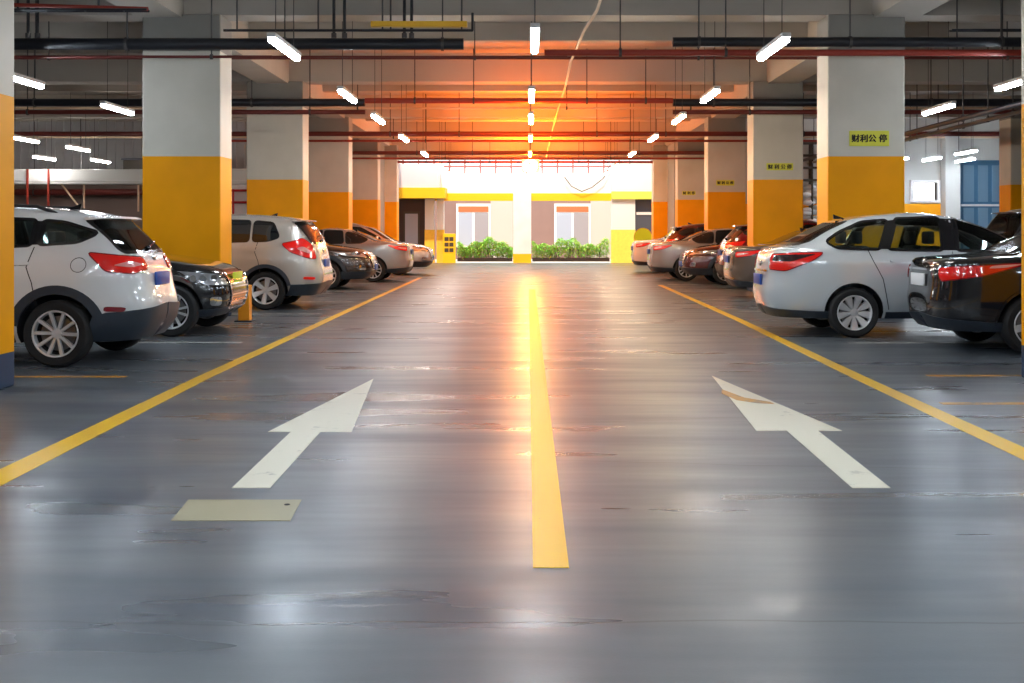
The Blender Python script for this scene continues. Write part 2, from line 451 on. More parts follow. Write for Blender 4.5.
# ------------------------------------------------------------------ car shapes
SUV_A = dict(L=4.65, xm=2.0, wr=.335, wx=(.83, 3.62), track=.81, rim='ten',
    rear=[(.16,.24),(.06,.36),(.01,.48),(0,.58),(.03,.70),(.06,.80),(.09,.93),(.13,1.04),(.19,1.13),(.34,1.30),(.47,1.43),(.56,1.50),(.75,1.555),(1.1,1.60),(1.5,1.625),(1.85,1.635)],
    front=[(4.45,.24),(4.6,.36),(4.65,.52),(4.62,.70),(4.50,.85),(4.25,.94),(3.9,1.0),(3.5,1.06),(3.36,1.12),(3.1,1.28),(2.85,1.43),(2.65,1.51),(2.45,1.56),(2.3,1.60),(2.2,1.625),(2.1,1.635)],
    width=[(.24,.83),(.34,.89),(.50,.925),(.70,.93),(.86,.935),(.95,.925),(1.03,.905),(1.12,.87),(1.3,.79),(1.43,.72),(1.50,.67),(1.56,.60),(1.60,.52),(1.625,.42),(1.635,.34)],
    strip=0, pillars=[[(1.0,1.225),(1.13,1.22),(1.13,1.465),(1.0,1.455)],[(1.84,1.185),(1.98,1.175),(1.98,1.495),(1.84,1.485)]], nr=[(.24,4.6),(.6,4.4),(1.0,4.8),(1.3,5.5),(1.5,5.5),(1.635,4)], nf=[(.24,5),(.6,4.6),(.95,4.2),(1.15,4.5),(1.5,4.5),(1.635,4)],
    cowl=3.4, windows=[[(.50,1.335),(.66,1.25),(1.04,1.225),(1.04,1.46),(.82,1.44)],[(1.10,1.22),(1.88,1.18),(1.88,1.49),(1.10,1.465)],[(1.95,1.175),(3.05,1.13),(3.0,1.18),(2.42,1.48),(1.95,1.50)]],
    rearwin=[(-.62,1.15),(.62,1.15),(.58,1.47),(-.58,1.47)], rearcut=.62, windshield=[(-.70,1.13),(.70,1.13),(.60,1.49),(-.60,1.49)], frontcut=2.55,
    tail=[(.14,1.14),(.02,.955),(-.25,.93),(-.56,.965),(-.52,1.08),(-.18,1.10)], tail_in=[(-.05,1.01),(-.25,.985),(-.45,1.01),(-.25,1.05)],
    head=[(-.42,.74),(.18,.78),(.42,.92),(-.30,.86)], mirror=(2.95,1.12), handles=(1.2,2.1), hz=1.03, lip=.085, sill=.42, clad=True,
    seams=[[(1.02,.62),(1.06,.85),(1.12,1.0),(1.07,1.2)],[(1.91,.34),(1.92,1.17)],[(3.0,.34),(3.04,.8),(3.0,1.12)]], flap=(.62,1.02), flap_side=1,
    wiper=True, valance_r=[(-.93,.25),(.16,.25),(.22,.40),(.20,.50),(.08,.54),(-.93,.60)], valance_f=[(-.93,.25),(.36,.25),(.36,.42),(-.93,.44)],
    refl_z=.545, fog_z=.46, grille=(.50,.84,.52), plate_r=.86, plate_f=.52, spoiler=(.40,1.50,.60), rail=(.95,2.6), fin=(.95,1.60), seatx=(1.15,2.15))
HATCH = dict(L=4.65, xm=2.0, wr=.32, wx=(1.06, 3.75), track=.80, rim='cover',
    rear=[(.14,.24),(.05,.36),(.01,.48),(0,.58),(.02,.70),(.035,.85),(.06,1.0),(.09,1.08),(.13,1.125),(.24,1.155),(.42,1.20),(.62,1.31),(.84,1.42),(1.05,1.50),(1.3,1.555),(1.55,1.585),(1.75,1.60),(1.88,1.605)],
    front=[(4.45,.24),(4.6,.36),(4.65,.52),(4.6,.66),(4.42,.80),(4.15,.91),(3.85,.99),(3.6,1.05),(3.48,1.12),(3.30,1.22),(3.0,1.37),(2.75,1.47),(2.5,1.54),(2.32,1.575),(2.2,1.595),(2.1,1.605)],
    width=[(.24,.80),(.34,.87),(.50,.90),(.70,.91),(.86,.905),(.95,.90),(1.05,.87),(1.12,.845),(1.3,.76),(1.43,.68),(1.50,.62),(1.55,.54),(1.585,.44),(1.605,.34)],
    nr=[(.24,4.4),(.6,4.2),(1.0,4.4),(1.2,4.8),(1.5,5),(1.605,4)], nf=[(.24,5),(.6,4.6),(.95,4.2),(1.15,4.5),(1.5,4.5),(1.605,4)],
    cowl=3.5, pillars=[[(1.37,1.135),(1.53,1.13),(1.69,1.512),(1.53,1.49)],[(2.17,1.118),(2.41,1.115),(2.46,1.515),(2.21,1.525)]], windows=[[(.74,1.22),(.86,1.145),(1.40,1.13),(1.56,1.50),(1.22,1.47),(.92,1.34)],[(1.50,1.13),(2.20,1.115),(2.24,1.53),(1.66,1.515)],[(2.38,1.115),(3.34,1.10),(3.2,1.20),(2.85,1.38),(2.44,1.515),(2.40,1.515)]],
    rearwin=[(-.58,1.20),(.58,1.20),(.50,1.47),(-.50,1.47)], rearcut=1.0, windshield=[(-.66,1.13),(.66,1.13),(.54,1.47),(-.54,1.47)], frontcut=2.75,
    tail=[(.34,1.085),(.22,.99),(-.12,.85),(-.42,.87),(-.40,1.05),(-.10,1.07)], tail_in=[(.26,1.065),(-.05,.97),(-.36,.97),(-.30,1.045)], tail_in_mat='dark_lens',
    head=[(-.42,.70),(.18,.74),(.48,.88),(-.30,.80)], mirror=(3.0,1.11), handles=(1.62,2.55), hz=.98, lip=.022, sill=.33, clad=False, dark_mirror=False,
    seams=[[(1.24,1.13),(1.30,.98),(1.42,.75),(1.50,.36)],[(2.30,.34),(2.32,1.1)],[(3.35,.34),(3.4,.8),(3.38,1.1)]], flap=(.62,.98), flap_side=1,
    wiper=False, valance_r=[(-.93,.25),(.42,.25),(.42,.33),(-.93,.38)], valance_f=[(-.93,.25),(.55,.25),(.50,.36),(-.93,.40)],
    refl_z=.42, fog_z=.44, grille=(.36,.70,.50), plate_r=.72, plate_f=.46, spoiler=None, rail=(.95,2.6), fin=(1.05,1.535), seatx=(1.35,2.30))
WAGON = dict(SUV_A, rim='six', pillars=[], wx=(.94, 3.62),
    rear=[(.16,.24),(.06,.36),(.01,.48),(0,.58),(.02,.70),(.05,.80),(.08,.95),(.11,1.08),(.15,1.2),(.22,1.34),(.30,1.47),(.38,1.54),(.55,1.60),(.9,1.64),(1.4,1.665),(1.85,1.675)],
    front=[(4.45,.24),(4.6,.36),(4.65,.52),(4.62,.70),(4.52,.86),(4.25,.97),(3.9,1.03),(3.6,1.08),(3.46,1.14),(3.2,1.32),(2.97,1.47),(2.8,1.55),(2.6,1.60),(2.4,1.64),(2.25,1.665),(2.1,1.675)],
    width=[(.24,.83),(.34,.89),(.50,.925),(.70,.93),(.86,.935),(.95,.925),(1.08,.91),(1.18,.87),(1.34,.81),(1.47,.75),(1.55,.69),(1.60,.62),(1.64,.53),(1.665,.42),(1.675,.34)],
    nr=[(.24,7),(.6,6.5),(1.0,6),(1.3,5.5),(1.5,5),(1.675,4)], nf=[(.24,5),(.6,4.6),(.95,4.2),(1.15,4.5),(1.5,4.5),(1.675,4)],
    windows=[[(.72,1.26),(.90,1.20),(1.16,1.19),(1.16,1.53),(.84,1.50)],[(1.24,1.19),(2.0,1.18),(2.0,1.545),(1.24,1.535)],[(2.08,1.18),(3.15,1.16),(3.1,1.22),(2.6,1.53),(2.08,1.55)]],
    rearwin=[(-.64,1.16),(.64,1.16),(.60,1.50),(-.60,1.50)], windshield=[(-.70,1.16),(.70,1.16),(.60,1.53),(-.60,1.53)],
    tail=[(.34,1.14),(.22,1.0),(-.05,.90),(-.25,.88),(-.20,1.12),(-.05,1.24),(.05,1.20)], tail_in=[(.12,1.06),(-.10,.97),(-.16,1.0),(-.02,1.1)],
    spoiler=(.28,1.55,.62), rail=(.8,2.7), fin=(.95,1.64), clad=True, lip=.06, flap_side=-1, valance_r=[(-.93,.25),(.28,.25),(.30,.44),(-.93,.48)], refl_z=.52, plate_r=.80,
    head=[(-.42,.74),(.18,.76),(.46,.92),(-.30,.90)], grille=(.50,.88,.52), mirror=(3.0,1.17))
SEDAN = dict(L=4.80, xm=2.2, wr=.325, wx=(.98, 3.80), track=.80, rim='pairs',
    rear=[(.14,.24),(.05,.36),(.01,.48),(0,.58),(.02,.70),(.03,.85),(.05,.95),(.08,1.01),(.14,1.045),(.50,1.075),(.85,1.10),(1.0,1.15),(1.2,1.24),(1.45,1.34),(1.65,1.405),(1.85,1.445),(2.0,1.46),(2.1,1.465)],
    front=[(4.62,.24),(4.76,.36),(4.80,.50),(4.77,.66),(4.62,.79),(4.35,.87),(4.0,.93),(3.7,.975),(3.48,1.01),(3.36,1.06),(3.1,1.19),(2.85,1.31),(2.65,1.38),(2.5,1.42),(2.38,1.445),(2.3,1.465)],
    width=[(.24,.80),(.34,.87),(.50,.905),(.70,.915),(.86,.91),(.95,.895),(1.02,.86),(1.08,.80),(1.2,.755),(1.31,.69),(1.38,.62),(1.42,.55),(1.445,.46),(1.465,.34)],
    nr=[(.24,4.6),(.6,4.4),(.95,4.6),(1.05,5.5),(1.2,5.5),(1.465,4)], nf=[(.24,4.6),(.6,4.2),(.9,4.2),(1.1,4.5),(1.465,4)],
    cowl=3.4, windows=[[(1.15,1.14),(1.30,1.06),(1.72,1.05),(1.74,1.34),(1.50,1.30)],[(1.80,1.05),(2.32,1.045),(2.32,1.385),(1.84,1.365)],[(2.40,1.045),(3.28,1.03),(3.18,1.09),(2.72,1.33),(2.40,1.39)]],
    rearwin=[(-.60,1.115),(.60,1.115),(.50,1.36),(-.50,1.36)], rearcut=1.6, windshield=[(-.66,1.04),(.66,1.04),(.54,1.35),(-.54,1.35)], frontcut=2.6,
    tail=[(.56,1.0),(.12,.87),(-.36,.80),(-.40,.94),(-.10,.965)], tail_in=[(.55,.995),(.34,.955),(.16,.945),(.20,.975)], 
    head=[(-.46,.62),(.10,.63),(.52,.80),(-.30,.745)], lamps=(-.30,-.10,.12), mirror=(3.0,1.04), handles=(1.75,2.55), hz=.90, lip=.022, sill=.32, clad=False,
    seams=[[(1.35,1.05),(1.38,.85),(1.42,.4)],[(2.36,.34),(2.38,1.04)],[(3.3,.34),(3.36,.8),(3.3,1.02)]], flap=(.62,.86), flap_side=1,
    wiper=False, valance_r=[(-.93,.25),(.42,.25),(.42,.34),(-.93,.42)], valance_f=[(-.93,.25),(.45,.25),(.40,.34),(-.93,.50)],
    refl_z=.46, fog_z=.34, grille=(.34,.70,.50), plate_r=.80, plate_f=.44, spoiler=None, rail=(1,2), fin=(1.55,1.39), seatx=(1.5,2.4))
SEDAN_S = dict(SEDAN, tail=[(.26,.99),(.02,.88),(-.30,.84),(-.32,.94),(-.1,.96)], tail_in=[(.0,.93),(-.2,.88),(-.28,.88),(-.26,.92)])
BLACKCAR = dict(SUV_A, rim='pairs', clad=False, lip=.022, plate_f=.74, wx=(.95,3.99), nf=[(.24,7),(.6,6.5),(.95,5.5),(1.15,4.5),(1.5,4.5),(1.635,4)], head=[(-.46,.64),(-.04,.655),(.20,.86),(-.34,.80)], grille=(.34,.80,.50), valance_f=[(-.93,.25),(.06,.25),(.04,.34),(-.93,.38)], valance_r=[(-.93,.25),(.28,.25),(.40,.34),(-.93,.40)], fog_z=.40, lamps=(-.34,-.20,-.06,.06))

mk('rubber', (.012,.012,.013), .75); mk('alloy', (.74,.75,.77), .36, .45); mk('steel', (.25,.25,.26), .35, 1)
mk('black_trim', (.012,.012,.014), .7); mk('gloss_black', (.01,.01,.012), .12, coat=.5); mk('cladding', (.025,.035,.05), .45)
mk('dark_glass', (.008,.011,.014), .04, spec=.8); M['see_glass'] = clear_glass('see_glass', (.78,.86,.84))
mk('red_lens', (.85,.012,.008), .12, coat=1); mk('dark_red', (.20,.004,.01), .15, coat=1); mk('clear_lens', (.85,.35,.33), .1, coat=1); mk('dark_lens', (.03,.01,.012), .1, coat=1)
mk('head_lens', (.42,.44,.47), .12, coat=1, metal=.6); mk('chrome', (.8,.8,.82), .1, 1); mk('seam', (.02,.02,.022), .8)
mk('plate_blue', (.03,.09,.4), .4); mk('plate_white', (.75,.77,.8), .4); mk('plate_green', (.55,.75,.04), .4); mk('seat_cloth', (.02,.03,.045), .8)
mk('white_paint', (.74,.75,.76), .22, coat=1); mk('silver_white_paint', (.66,.71,.74), .22, .25, coat=1); mk('beige_paint', (.50,.46,.42), .26, .35, coat=1)
mk('black_paint', (.008,.008,.010), .14, coat=1); mk('brown_paint', (.055,.032,.022), .22, .3, coat=1); mk('silver_paint', (.46,.45,.46), .25, .55, coat=1)
mk('maroon_paint', (.10,.008,.006), .18, .2, coat=1); mk('red_paint', (.17,.006,.008), .18, coat=1); mk('taupe_paint', (.16,.12,.10), .25, .4, coat=1)
# ------------------------------------------------------------------ materials of the place
def floor_mat():
    m = bpy.data.materials.new('epoxy_floor'); m.use_nodes = True; nt = m.node_tree; b = nt.nodes['Principled BSDF']; N = nt.nodes.new; K = nt.links.new
    tc = N('ShaderNodeTexCoord')
    def noise(scale, sc, det=5, rough=.55):
        mp = N('ShaderNodeMapping'); mp.inputs['Scale'].default_value = scale; K(tc.outputs['Object'], mp.inputs['Vector'])
        n = N('ShaderNodeTexNoise'); n.inputs['Scale'].default_value = sc; n.inputs['Detail'].default_value = det; n.inputs['Roughness'].default_value = rough
        K(mp.outputs[0], n.inputs['Vector']); return n
    def ramp(src, p0, p1, c0, c1):
        r = N('ShaderNodeValToRGB'); r.color_ramp.elements[0].position = p0; r.color_ramp.elements[1].position = p1
        r.color_ramp.elements[0].color = (*c0, 1); r.color_ramp.elements[1].color = (*c1, 1); K(src, r.inputs[0]); return r
    streak = noise((.28, 2.2, 1), .9, 4, .5); blot = noise((.4, .7, 1), .8, 3); fine = noise((1, 1, 1), 60, 3); worn = noise((.3, 1.6, 1), 1.3, 3, .5)
    c1 = ramp(streak.outputs['Fac'], .22, .80, FLOOR_A, FLOOR_B)
    c2 = ramp(blot.outputs['Fac'], .25, .75, (.82,.84,.88), (1.10,1.06,1.0))
    mx = N('ShaderNodeMix'); mx.data_type = 'RGBA'; mx.blend_type = 'MULTIPLY'; mx.inputs[0].default_value = .8
    K(c1.outputs[0], mx.inputs[6]); K(c2.outputs[0], mx.inputs[7])
    # long cracks across the lane
    mp = N('ShaderNodeMapping'); mp.inputs['Scale'].default_value = (.10, .42, 1); mp.inputs['Location'].default_value = (.3, .13, 0); K(tc.outputs['Object'], mp.inputs['Vector'])
    dn = N('ShaderNodeTexNoise'); dn.inputs['Scale'].default_value = 1.3; K(tc.outputs['Object'], dn.inputs['Vector'])
    ad = N('ShaderNodeMix'); ad.data_type = 'VECTOR'; ad.inputs[0].default_value = .05; K(mp.outputs[0], ad.inputs[4]); K(dn.outputs['Color'], ad.inputs[5])
    v = N('ShaderNodeTexVoronoi'); v.feature = 'DISTANCE_TO_EDGE'; v.inputs['Scale'].default_value = 1.0; K(ad.outputs[1], v.inputs['Vector'])
    cr = ramp(v.outputs['Distance'], .0006, .0028, (.45,.45,.45), (1,1,1))
    m2 = N('ShaderNodeMix'); m2.data_type = 'RGBA'; m2.blend_type = 'MULTIPLY'; m2.inputs[0].default_value = 1
    K(mx.outputs[2], m2.inputs[6]); K(cr.outputs[0], m2.inputs[7]); K(m2.outputs[2], b.inputs['Base Color'])
    rr = ramp(worn.outputs['Fac'], .32, .72, (FLOOR_R0,)*3, (FLOOR_R1,)*3); K(rr.outputs[0], b.inputs['Roughness'])
    b.inputs['Specular IOR Level'].default_value = FLOOR_SPEC
    bn = noise((.5, 2.0, 1), 1.6, 2); bp = N('ShaderNodeBump'); bp.inputs['Strength'].default_value = .30; bp.inputs['Distance'].default_value = .02
    K(bn.outputs['Fac'], bp.inputs['Height'])
    b2 = N('ShaderNodeBump'); b2.inputs['Strength'].default_value = .08; b2.inputs['Distance'].default_value = .003; K(fine.outputs['Fac'], b2.inputs['Height']); K(bp.outputs[0], b2.inputs['Normal'])
    K(b2.outputs[0], b.inputs['Normal']); return m
FLOOR_A = (.058,.076,.10); FLOOR_B = (.125,.141,.158); FLOOR_R0 = .25; FLOOR_R1 = .40; FLOOR_SPEC = .6

def worn_paint(name, col, under=(.16,.16,.16), thr=(.30,.42), rough=.4, scale=6):
    m = bpy.data.materials.new(name); m.use_nodes = True; nt = m.node_tree; b = nt.nodes['Principled BSDF']; N = nt.nodes.new; K = nt.links.new
    tc = N('ShaderNodeTexCoord'); n = N('ShaderNodeTexNoise'); n.inputs['Scale'].default_value = scale; n.inputs['Detail'].default_value = 8; n.inputs['Roughness'].default_value = .7
    K(tc.outputs['Object'], n.inputs['Vector']); r = N('ShaderNodeValToRGB'); r.color_ramp.elements[0].position = thr[0]; r.color_ramp.elements[1].position = thr[1]
    r.color_ramp.elements[0].color = (*under, 1); r.color_ramp.elements[1].color = (*col, 1); K(n.outputs['Fac'], r.inputs[0]); K(r.outputs[0], b.inputs['Base Color'])
    b.inputs['Roughness'].default_value = rough; return m

def banded(name, bands, rough=.5):
    """paint bands by height on a pillar: [(z, colour)...] from the floor up"""
    m = bpy.data.materials.new(name); m.use_nodes = True; nt = m.node_tree; b = nt.nodes['Principled BSDF']; N = nt.nodes.new; K = nt.links.new
    tc = N('ShaderNodeTexCoord'); sp = N('ShaderNodeSeparateXYZ'); K(tc.outputs['Object'], sp.inputs[0])
    dv = N('ShaderNodeMath'); dv.operation = 'DIVIDE'; dv.inputs[1].default_value = 6; K(sp.outputs['Z'], dv.inputs[0])
    r = N('ShaderNodeValToRGB'); r.color_ramp.interpolation = 'CONSTANT'; e = r.color_ramp.elements
    e[0].position = 0; e[0].color = (*bands[0][1], 1); e[1].position = bands[1][0]/6; e[1].color = (*bands[1][1], 1)
    for z, c in bands[2:]: k = e.new(z/6); k.color = (*c, 1)
    K(dv.outputs[0], r.inputs[0])
    n = N('ShaderNodeTexNoise'); n.inputs['Scale'].default_value = 1.6; n.inputs['Detail'].default_value = 6; K(tc.outputs['Object'], n.inputs['Vector'])
    q = N('ShaderNodeValToRGB'); q.color_ramp.elements[0].position = .3; q.color_ramp.elements[1].position = .7; q.color_ramp.elements[0].color = (.88,.88,.87,1); q.color_ramp.elements[1].color = (1,1,1,1); K(n.outputs['Fac'], q.inputs[0])
    mx = N('ShaderNodeMix'); mx.data_type = 'RGBA'; mx.blend_type = 'MULTIPLY'; mx.inputs[0].default_value = 1; K(r.outputs[0], mx.inputs[6]); K(q.outputs[0], mx.inputs[7]); K(mx.outputs[2], b.inputs['Base Color'])
    b.inputs['Roughness'].default_value = rough; b.inputs['Specular IOR Level'].default_value = .2; return m

ORANGE = (.98,.395,.0); CREAM = (.66,.62,.54); NAVY = (.02,.05,.11)
M['floor'] = floor_mat()
M['pillar'] = banded('pillar_paint', [(0, NAVY), (.30, ORANGE), (2.52, CREAM), (4.16, (.27,.26,.24))], .42)
mk('slab', (.42,.39,.35), .85, noise=(1.5,.8), bump=.1, bscale=20); mk('beam', (.46,.42,.37), .8, noise=(1.2,.82))
mk('wall_grey', (.30,.29,.27), .8, noise=(.8,.8)); mk('wall_white', (.62,.61,.58), .7, noise=(.8,.85)); mk('wall_brown', (.20,.14,.12), .7, noise=(1,.8)); mk('wall_orange', ORANGE, .5)
M['line_yellow'] = worn_paint('line_yellow', (.80,.46,.01), (.25,.2,.12), (.28,.36), .38, 5)
M['line_orange'] = worn_paint('line_orange', (.55,.25,.01), (.2,.17,.12), (.36,.50), .4, 5)
M['line_white'] = worn_paint('line_white', (.70,.66,.53), (.34,.32,.26), (.30,.40), .42, 4)
M['line_pale'] = worn_paint('line_pale', (.50,.50,.46), (.2,.2,.19), (.40,.55), .4, 4)
mk('plate_beige', (.36,.32,.20), .45, noise=(3,.85))
mk('pipe_black', (.012,.013,.018), .4); mk('pipe_red', (.30,.035,.02), .45); mk('pipe_maroon', (.13,.02,.015), .45); mk('galv', (.33,.31,.29), .45, .6); mk('tray_yellow', (.75,.42,.02), .5)
mk('fixture', (.75,.75,.75), .4); mk('rod', (.06,.055,.055), .6); mk('cable', (.70,.52,.36), .6)
mk('tube_cool', (1,1,1), emit=(.80,.90,1), estr=TUBE); mk('tube_neutral', (1,1,1), emit=(1,.96,.90), estr=TUBE); mk('tube_warm', (1,1,1), emit=(1,.80,.50), estr=TUBE); mk('tube_amber', (1,1,1), emit=(1,.55,.16), estr=TUBE*.8)
mk('sign_yellow', (.72,.70,.06), .5); mk('ink', (.01,.01,.01), .6)
mk('bollard', (.85,.30,.01), .45); mk('white_gloss', (.78,.78,.80), .35); mk('duct', (.70,.71,.70), .4); mk('corr', (.50,.50,.52), .5)
mk('blue_door', (.06,.16,.27), .4); mk('blue_dark', (.02,.05,.09), .5); mk('blue_pane', (.16,.27,.38), .35)
mk('lav', (.66,.64,.74), .6); mk('portal_yellow', (.85,.52,.01), .5); mk('portal_white', (.80,.79,.82), .6); mk('mauve', (.26,.16,.15), .75, noise=(2,.85)); mk('mauve_light', (.48,.42,.40), .7)
mk('rail_red', (.42,.14,.14), .5); mk('door_brown', (.045,.02,.018), .5); mk('pane_pale', (.36,.40,.52), .12, spec=.8); mk('pane_grey', (.30,.28,.32), .12, spec=.8); mk('frame_white', (.85,.82,.82), .4)
mk('transom', (.42,.13,.05), .5); mk('court', (.55,.54,.52), .7, noise=(1,.9)); mk('soil', (.07,.05,.04), .9); mk('leaf', (.16,.42,.05), .55, noise=(3,2.2)); mk('leaf_light', (.45,.62,.06), .5, noise=(3,.5)); mk('stem', (.08,.06,.03), .8)
mk('disc_lime', (.72,.85,.02), .4); mk('cab_yellow', (.85,.55,.01), .5); mk('cab_dark', (.06,.045,.03), .6); mk('hazard_red', (.45,.02,.03), .5); mk('dark_slate', (.08,.085,.12), .6)
M['band_c'] = banded('portal_center', [(0,(.80,.50,.02)),(.38,(.80,.80,.86))])

# ------------------------------------------------------------------ floor and its markings
floor = boxobj('floor', (-20,18,-5,50.2,-.12,0), M['floor'], kind='structure', label='glossy grey epoxy parking garage floor with streaked reflections', cat='floor')
def strip(name, pts, m, label, h=.003):
    bm = bmesh.new(); a = [bm.verts.new((x,y,h)) for x,y in pts]; b = [bm.verts.new((x,y,.0)) for x,y in pts]
    bm.faces.new(a); n = len(a)
    for i in range(n): bm.faces.new((a[i], a[(i+1)%n], b[(i+1)%n], b[i]))
    return link(name, tomesh(name, bm), m, floor, label=label)
def seg(name, p, q, w, m, label, h=.003):
    p = Vector(p); q = Vector(q); d = (q-p).normalized(); n = Vector((-d.y, d.x))*w/2
    return strip(name, [tuple(p+n), tuple(q+n), tuple(q-n), tuple(p-n)], m, label, h)
strip('lane_line', [(-2.77,5.0),(-2.94,10.6),(-3.06,23.5),(-3.12,34),(-3.24,34),(-3.18,23.5),(-3.08,10.6),(-2.97,5.0)], M['line_yellow'], 'long yellow edge line along the left parking bays')
strip('lane_line', [(2.90,5.0),(3.0,10.6),(3.17,17.6),(3.30,29.3),(3.42,29.3),(3.30,17.6),(3.14,10.6),(3.08,5.0)], M['line_yellow'], 'long yellow edge line along the right parking bays')
strip('centre_line', [(.02,4.62),(.165,4.62),(.165,27),(.02,27)], M['line_yellow'], 'broad yellow centre line of the lane')
strip('arrow_marking', [(-1.56,6.06),(-1.36,6.06),(-1.40,7.76),(-1.19,7.76),(-1.42,10.56),(-1.755,7.76),(-1.60,7.76)], M['line_white'], 'white lane arrow in the left half of the lane')
strip('arrow_marking', [(1.71,6.06),(1.91,6.06),(1.967,7.8),(2.13,7.8),(1.725,10.78),(1.55,7.8),(1.757,7.8)], M['line_white'], 'white lane arrow with yellow stain in the right half of the lane')
strip('arrow_stain', [(1.67,9.22),(1.80,9.05),(1.93,9.0),(1.92,9.12),(1.76,9.35),(1.66,9.85),(1.62,9.62)], M['line_orange'], 'faded yellow paint over the right arrow', .0042)
strip('cover_plate', [(-1.667,5.37),(-1.11,5.37),(-1.14,5.79),(-1.71,5.79)], M['plate_beige'], 'beige rectangular cover plate on the floor')
bm = bmesh.new(); rod(bm, (-1.19,5.68,.0), (-1.19,5.68,.006), .014, 12); link('plate_bolt', tomesh('plate_bolt', bm), M['ink'], floor)
for (y, x0, x1, m) in ((10.72,-9,-3.75,'line_orange'),(14.05,-9,-3.5,'line_pale'),(19.0,-9,-3.4,'line_pale'),(22.3,-9,-3.4,'line_pale'),(26.3,-9,-3.4,'line_pale'),(30.2,-9,-3.4,'line_pale'),(34.9,-9,-3.4,'line_pale')):
    seg('bay_line', (x0,y), (x1,y), .10, M[m], 'cross line between two parking bays on the left')
for (y, x0, x1, m) in ((9.05,3.25,9,'line_orange'),(10.8,3.75,9,'line_orange'),(14.0,3.9,9,'line_pale'),(19.6,3.6,9,'line_pale'),(23.0,3.6,9,'line_pale'),(26.3,3.6,9,'line_pale'),(29.6,3.6,9,'line_pale'),(34.9,3.6,9,'line_pale')):
    seg('bay_line', (x0,y), (x1,y), .10, M[m], 'cross line between two parking bays on the right')

# ------------------------------------------------------------------ slab, beams and walls
CZ = 5.4
boxobj('ceiling', (-20,18,-5,46.3,CZ,CZ+.3), M['slab'], kind='structure')
rows = [2.0, 9.97, 17.94, 25.9, 33.9, 41.9]
beams = [(y+.1, y+.62) for y in rows]
for i, (y0, y1) in enumerate(beams):
    boxobj('beam', (-20,18,y0,y1,4.75 if i else 4.8,CZ), M['beam'], kind='structure')
boxobj('beam', (-20,18,45.6,46.3,4.24,CZ), M['beam'], kind='structure')
for a, b in zip([2.0]+rows[1:], rows[1:]+[45.6]):        
    y = (a+b)/2+.3
    if b-a > 5: boxobj('beam', (-20,18,y,y+.3,5.05,CZ), M['beam'], kind='structure')
for sx, X in ((-1,-5.75),(1,5.75)):
    for a, b in zip(rows, rows[1:]+[45.6]):
        boxobj('beam', (X-.35,X+.35,a+.62,b+.1,4.70,CZ), M['beam'], kind='structure')
boxobj('wall_back', (-20,18,-5.2,-5,0,CZ), M['wall_grey'], kind='structure')
boxobj('wall_left', (-20.2,-20,-5,50,0,CZ), M['wall_grey'], kind='structure')
boxobj('wall_right', (18,18.2,-5,50,0,CZ), M['wall_grey'], kind='structure')
# far wall of the left bays: corrugated sheet above, brown below
bm = bmesh.new(); box(bm, -20,-6.2,40,40.2,3.2,CZ)
for k in range(46): x = -19.8+k*.3; box(bm, x,x+.07,39.93,40,3.3,CZ)
link('wall_far_left', tomesh('w', bm), M['corr'], kind='structure')
boxobj('wall_far_left_lower', (-20,-6.2,40,40.2,0,3.2), M['wall_brown'], kind='structure')
boxobj('wall_lane_left', (-6.2,-5.6,42.8,50,0,CZ), M['wall_grey'], kind='structure')
boxobj('wall_lane_right', (5.45,6.05,42.8,50,0,CZ), M['wall_grey'], kind='structure')
# far wall of the right bays with a bright opening and a blue door
def wall_holes(name, x0, x1, y0, y1, z0, z1, holes, m):
    bm = bmesh.new(); xs = sorted({x0,x1}|{h[0] for h in holes}|{h[1] for h in holes})
    for a, b in zip(xs, xs[1:]):
        z = z0
        for h in sorted([h for h in holes if h[0] <= a+1e-6 and h[1] >= b-1e-6], key=lambda h: h[2]):
            if h[2] > z: box(bm, a,b,y0,y1,z,h[2])
            z = h[3]
        if z < z1: box(bm, a,b,y0,y1,z,z1)
    return link(name, tomesh(name, bm), m, kind='structure')
wall_holes('wall_far_right', 6.05,18,38,38.2,0,CZ, [(12.72,13.5,2.4,2.98),(14.25,15.75,0,3.72)], M['wall_white'])
boxobj('trim_1', (6.05,14.2,37.95,38,0,2.28), M['wall_orange'], kind='structure')
wf = boxobj('window_1', (12.62,12.72,37.9,38.1,2.32,3.06), M['frame_white'], kind='structure')
for d in ((13.5,13.6,37.9,38.1,2.32,3.06),(12.72,13.5,37.9,38.1,2.98,3.06),(12.72,13.5,37.9,38.1,2.32,2.4)): boxobj('window_frame', d, M['frame_white'], wf)
boxobj('window_pane', (12.72,13.5,38.1,38.12,2.4,2.98), clear_glass('pane', (.95,.95,.97)), wf)
dr = boxobj('door_1', (14.25,15.75,37.98,38.08,0,3.72), M['blue_door'], kind='structure')
for a, b in ((14.38,14.72),(14.86,15.18),(15.32,15.64)):
    boxobj('door_panel', (a,b,37.95,37.98,2.35,3.55), M['blue_pane'], dr); boxobj('door_panel', (a,b,37.95,37.98,.3,2.15), M['blue_pane'], dr)
boxobj('door_rail', (14.3,15.7,37.93,37.98,2.2,2.27), M['duct'], dr)
boxobj('door_frame', (14.12,14.25,37.9,38.1,0,3.8), M['blue_dark'], dr)
bmx = boxobj('trim_2', (13.62,14.10,37.5,37.95,0,4.7), M['wall_white'], kind='structure')

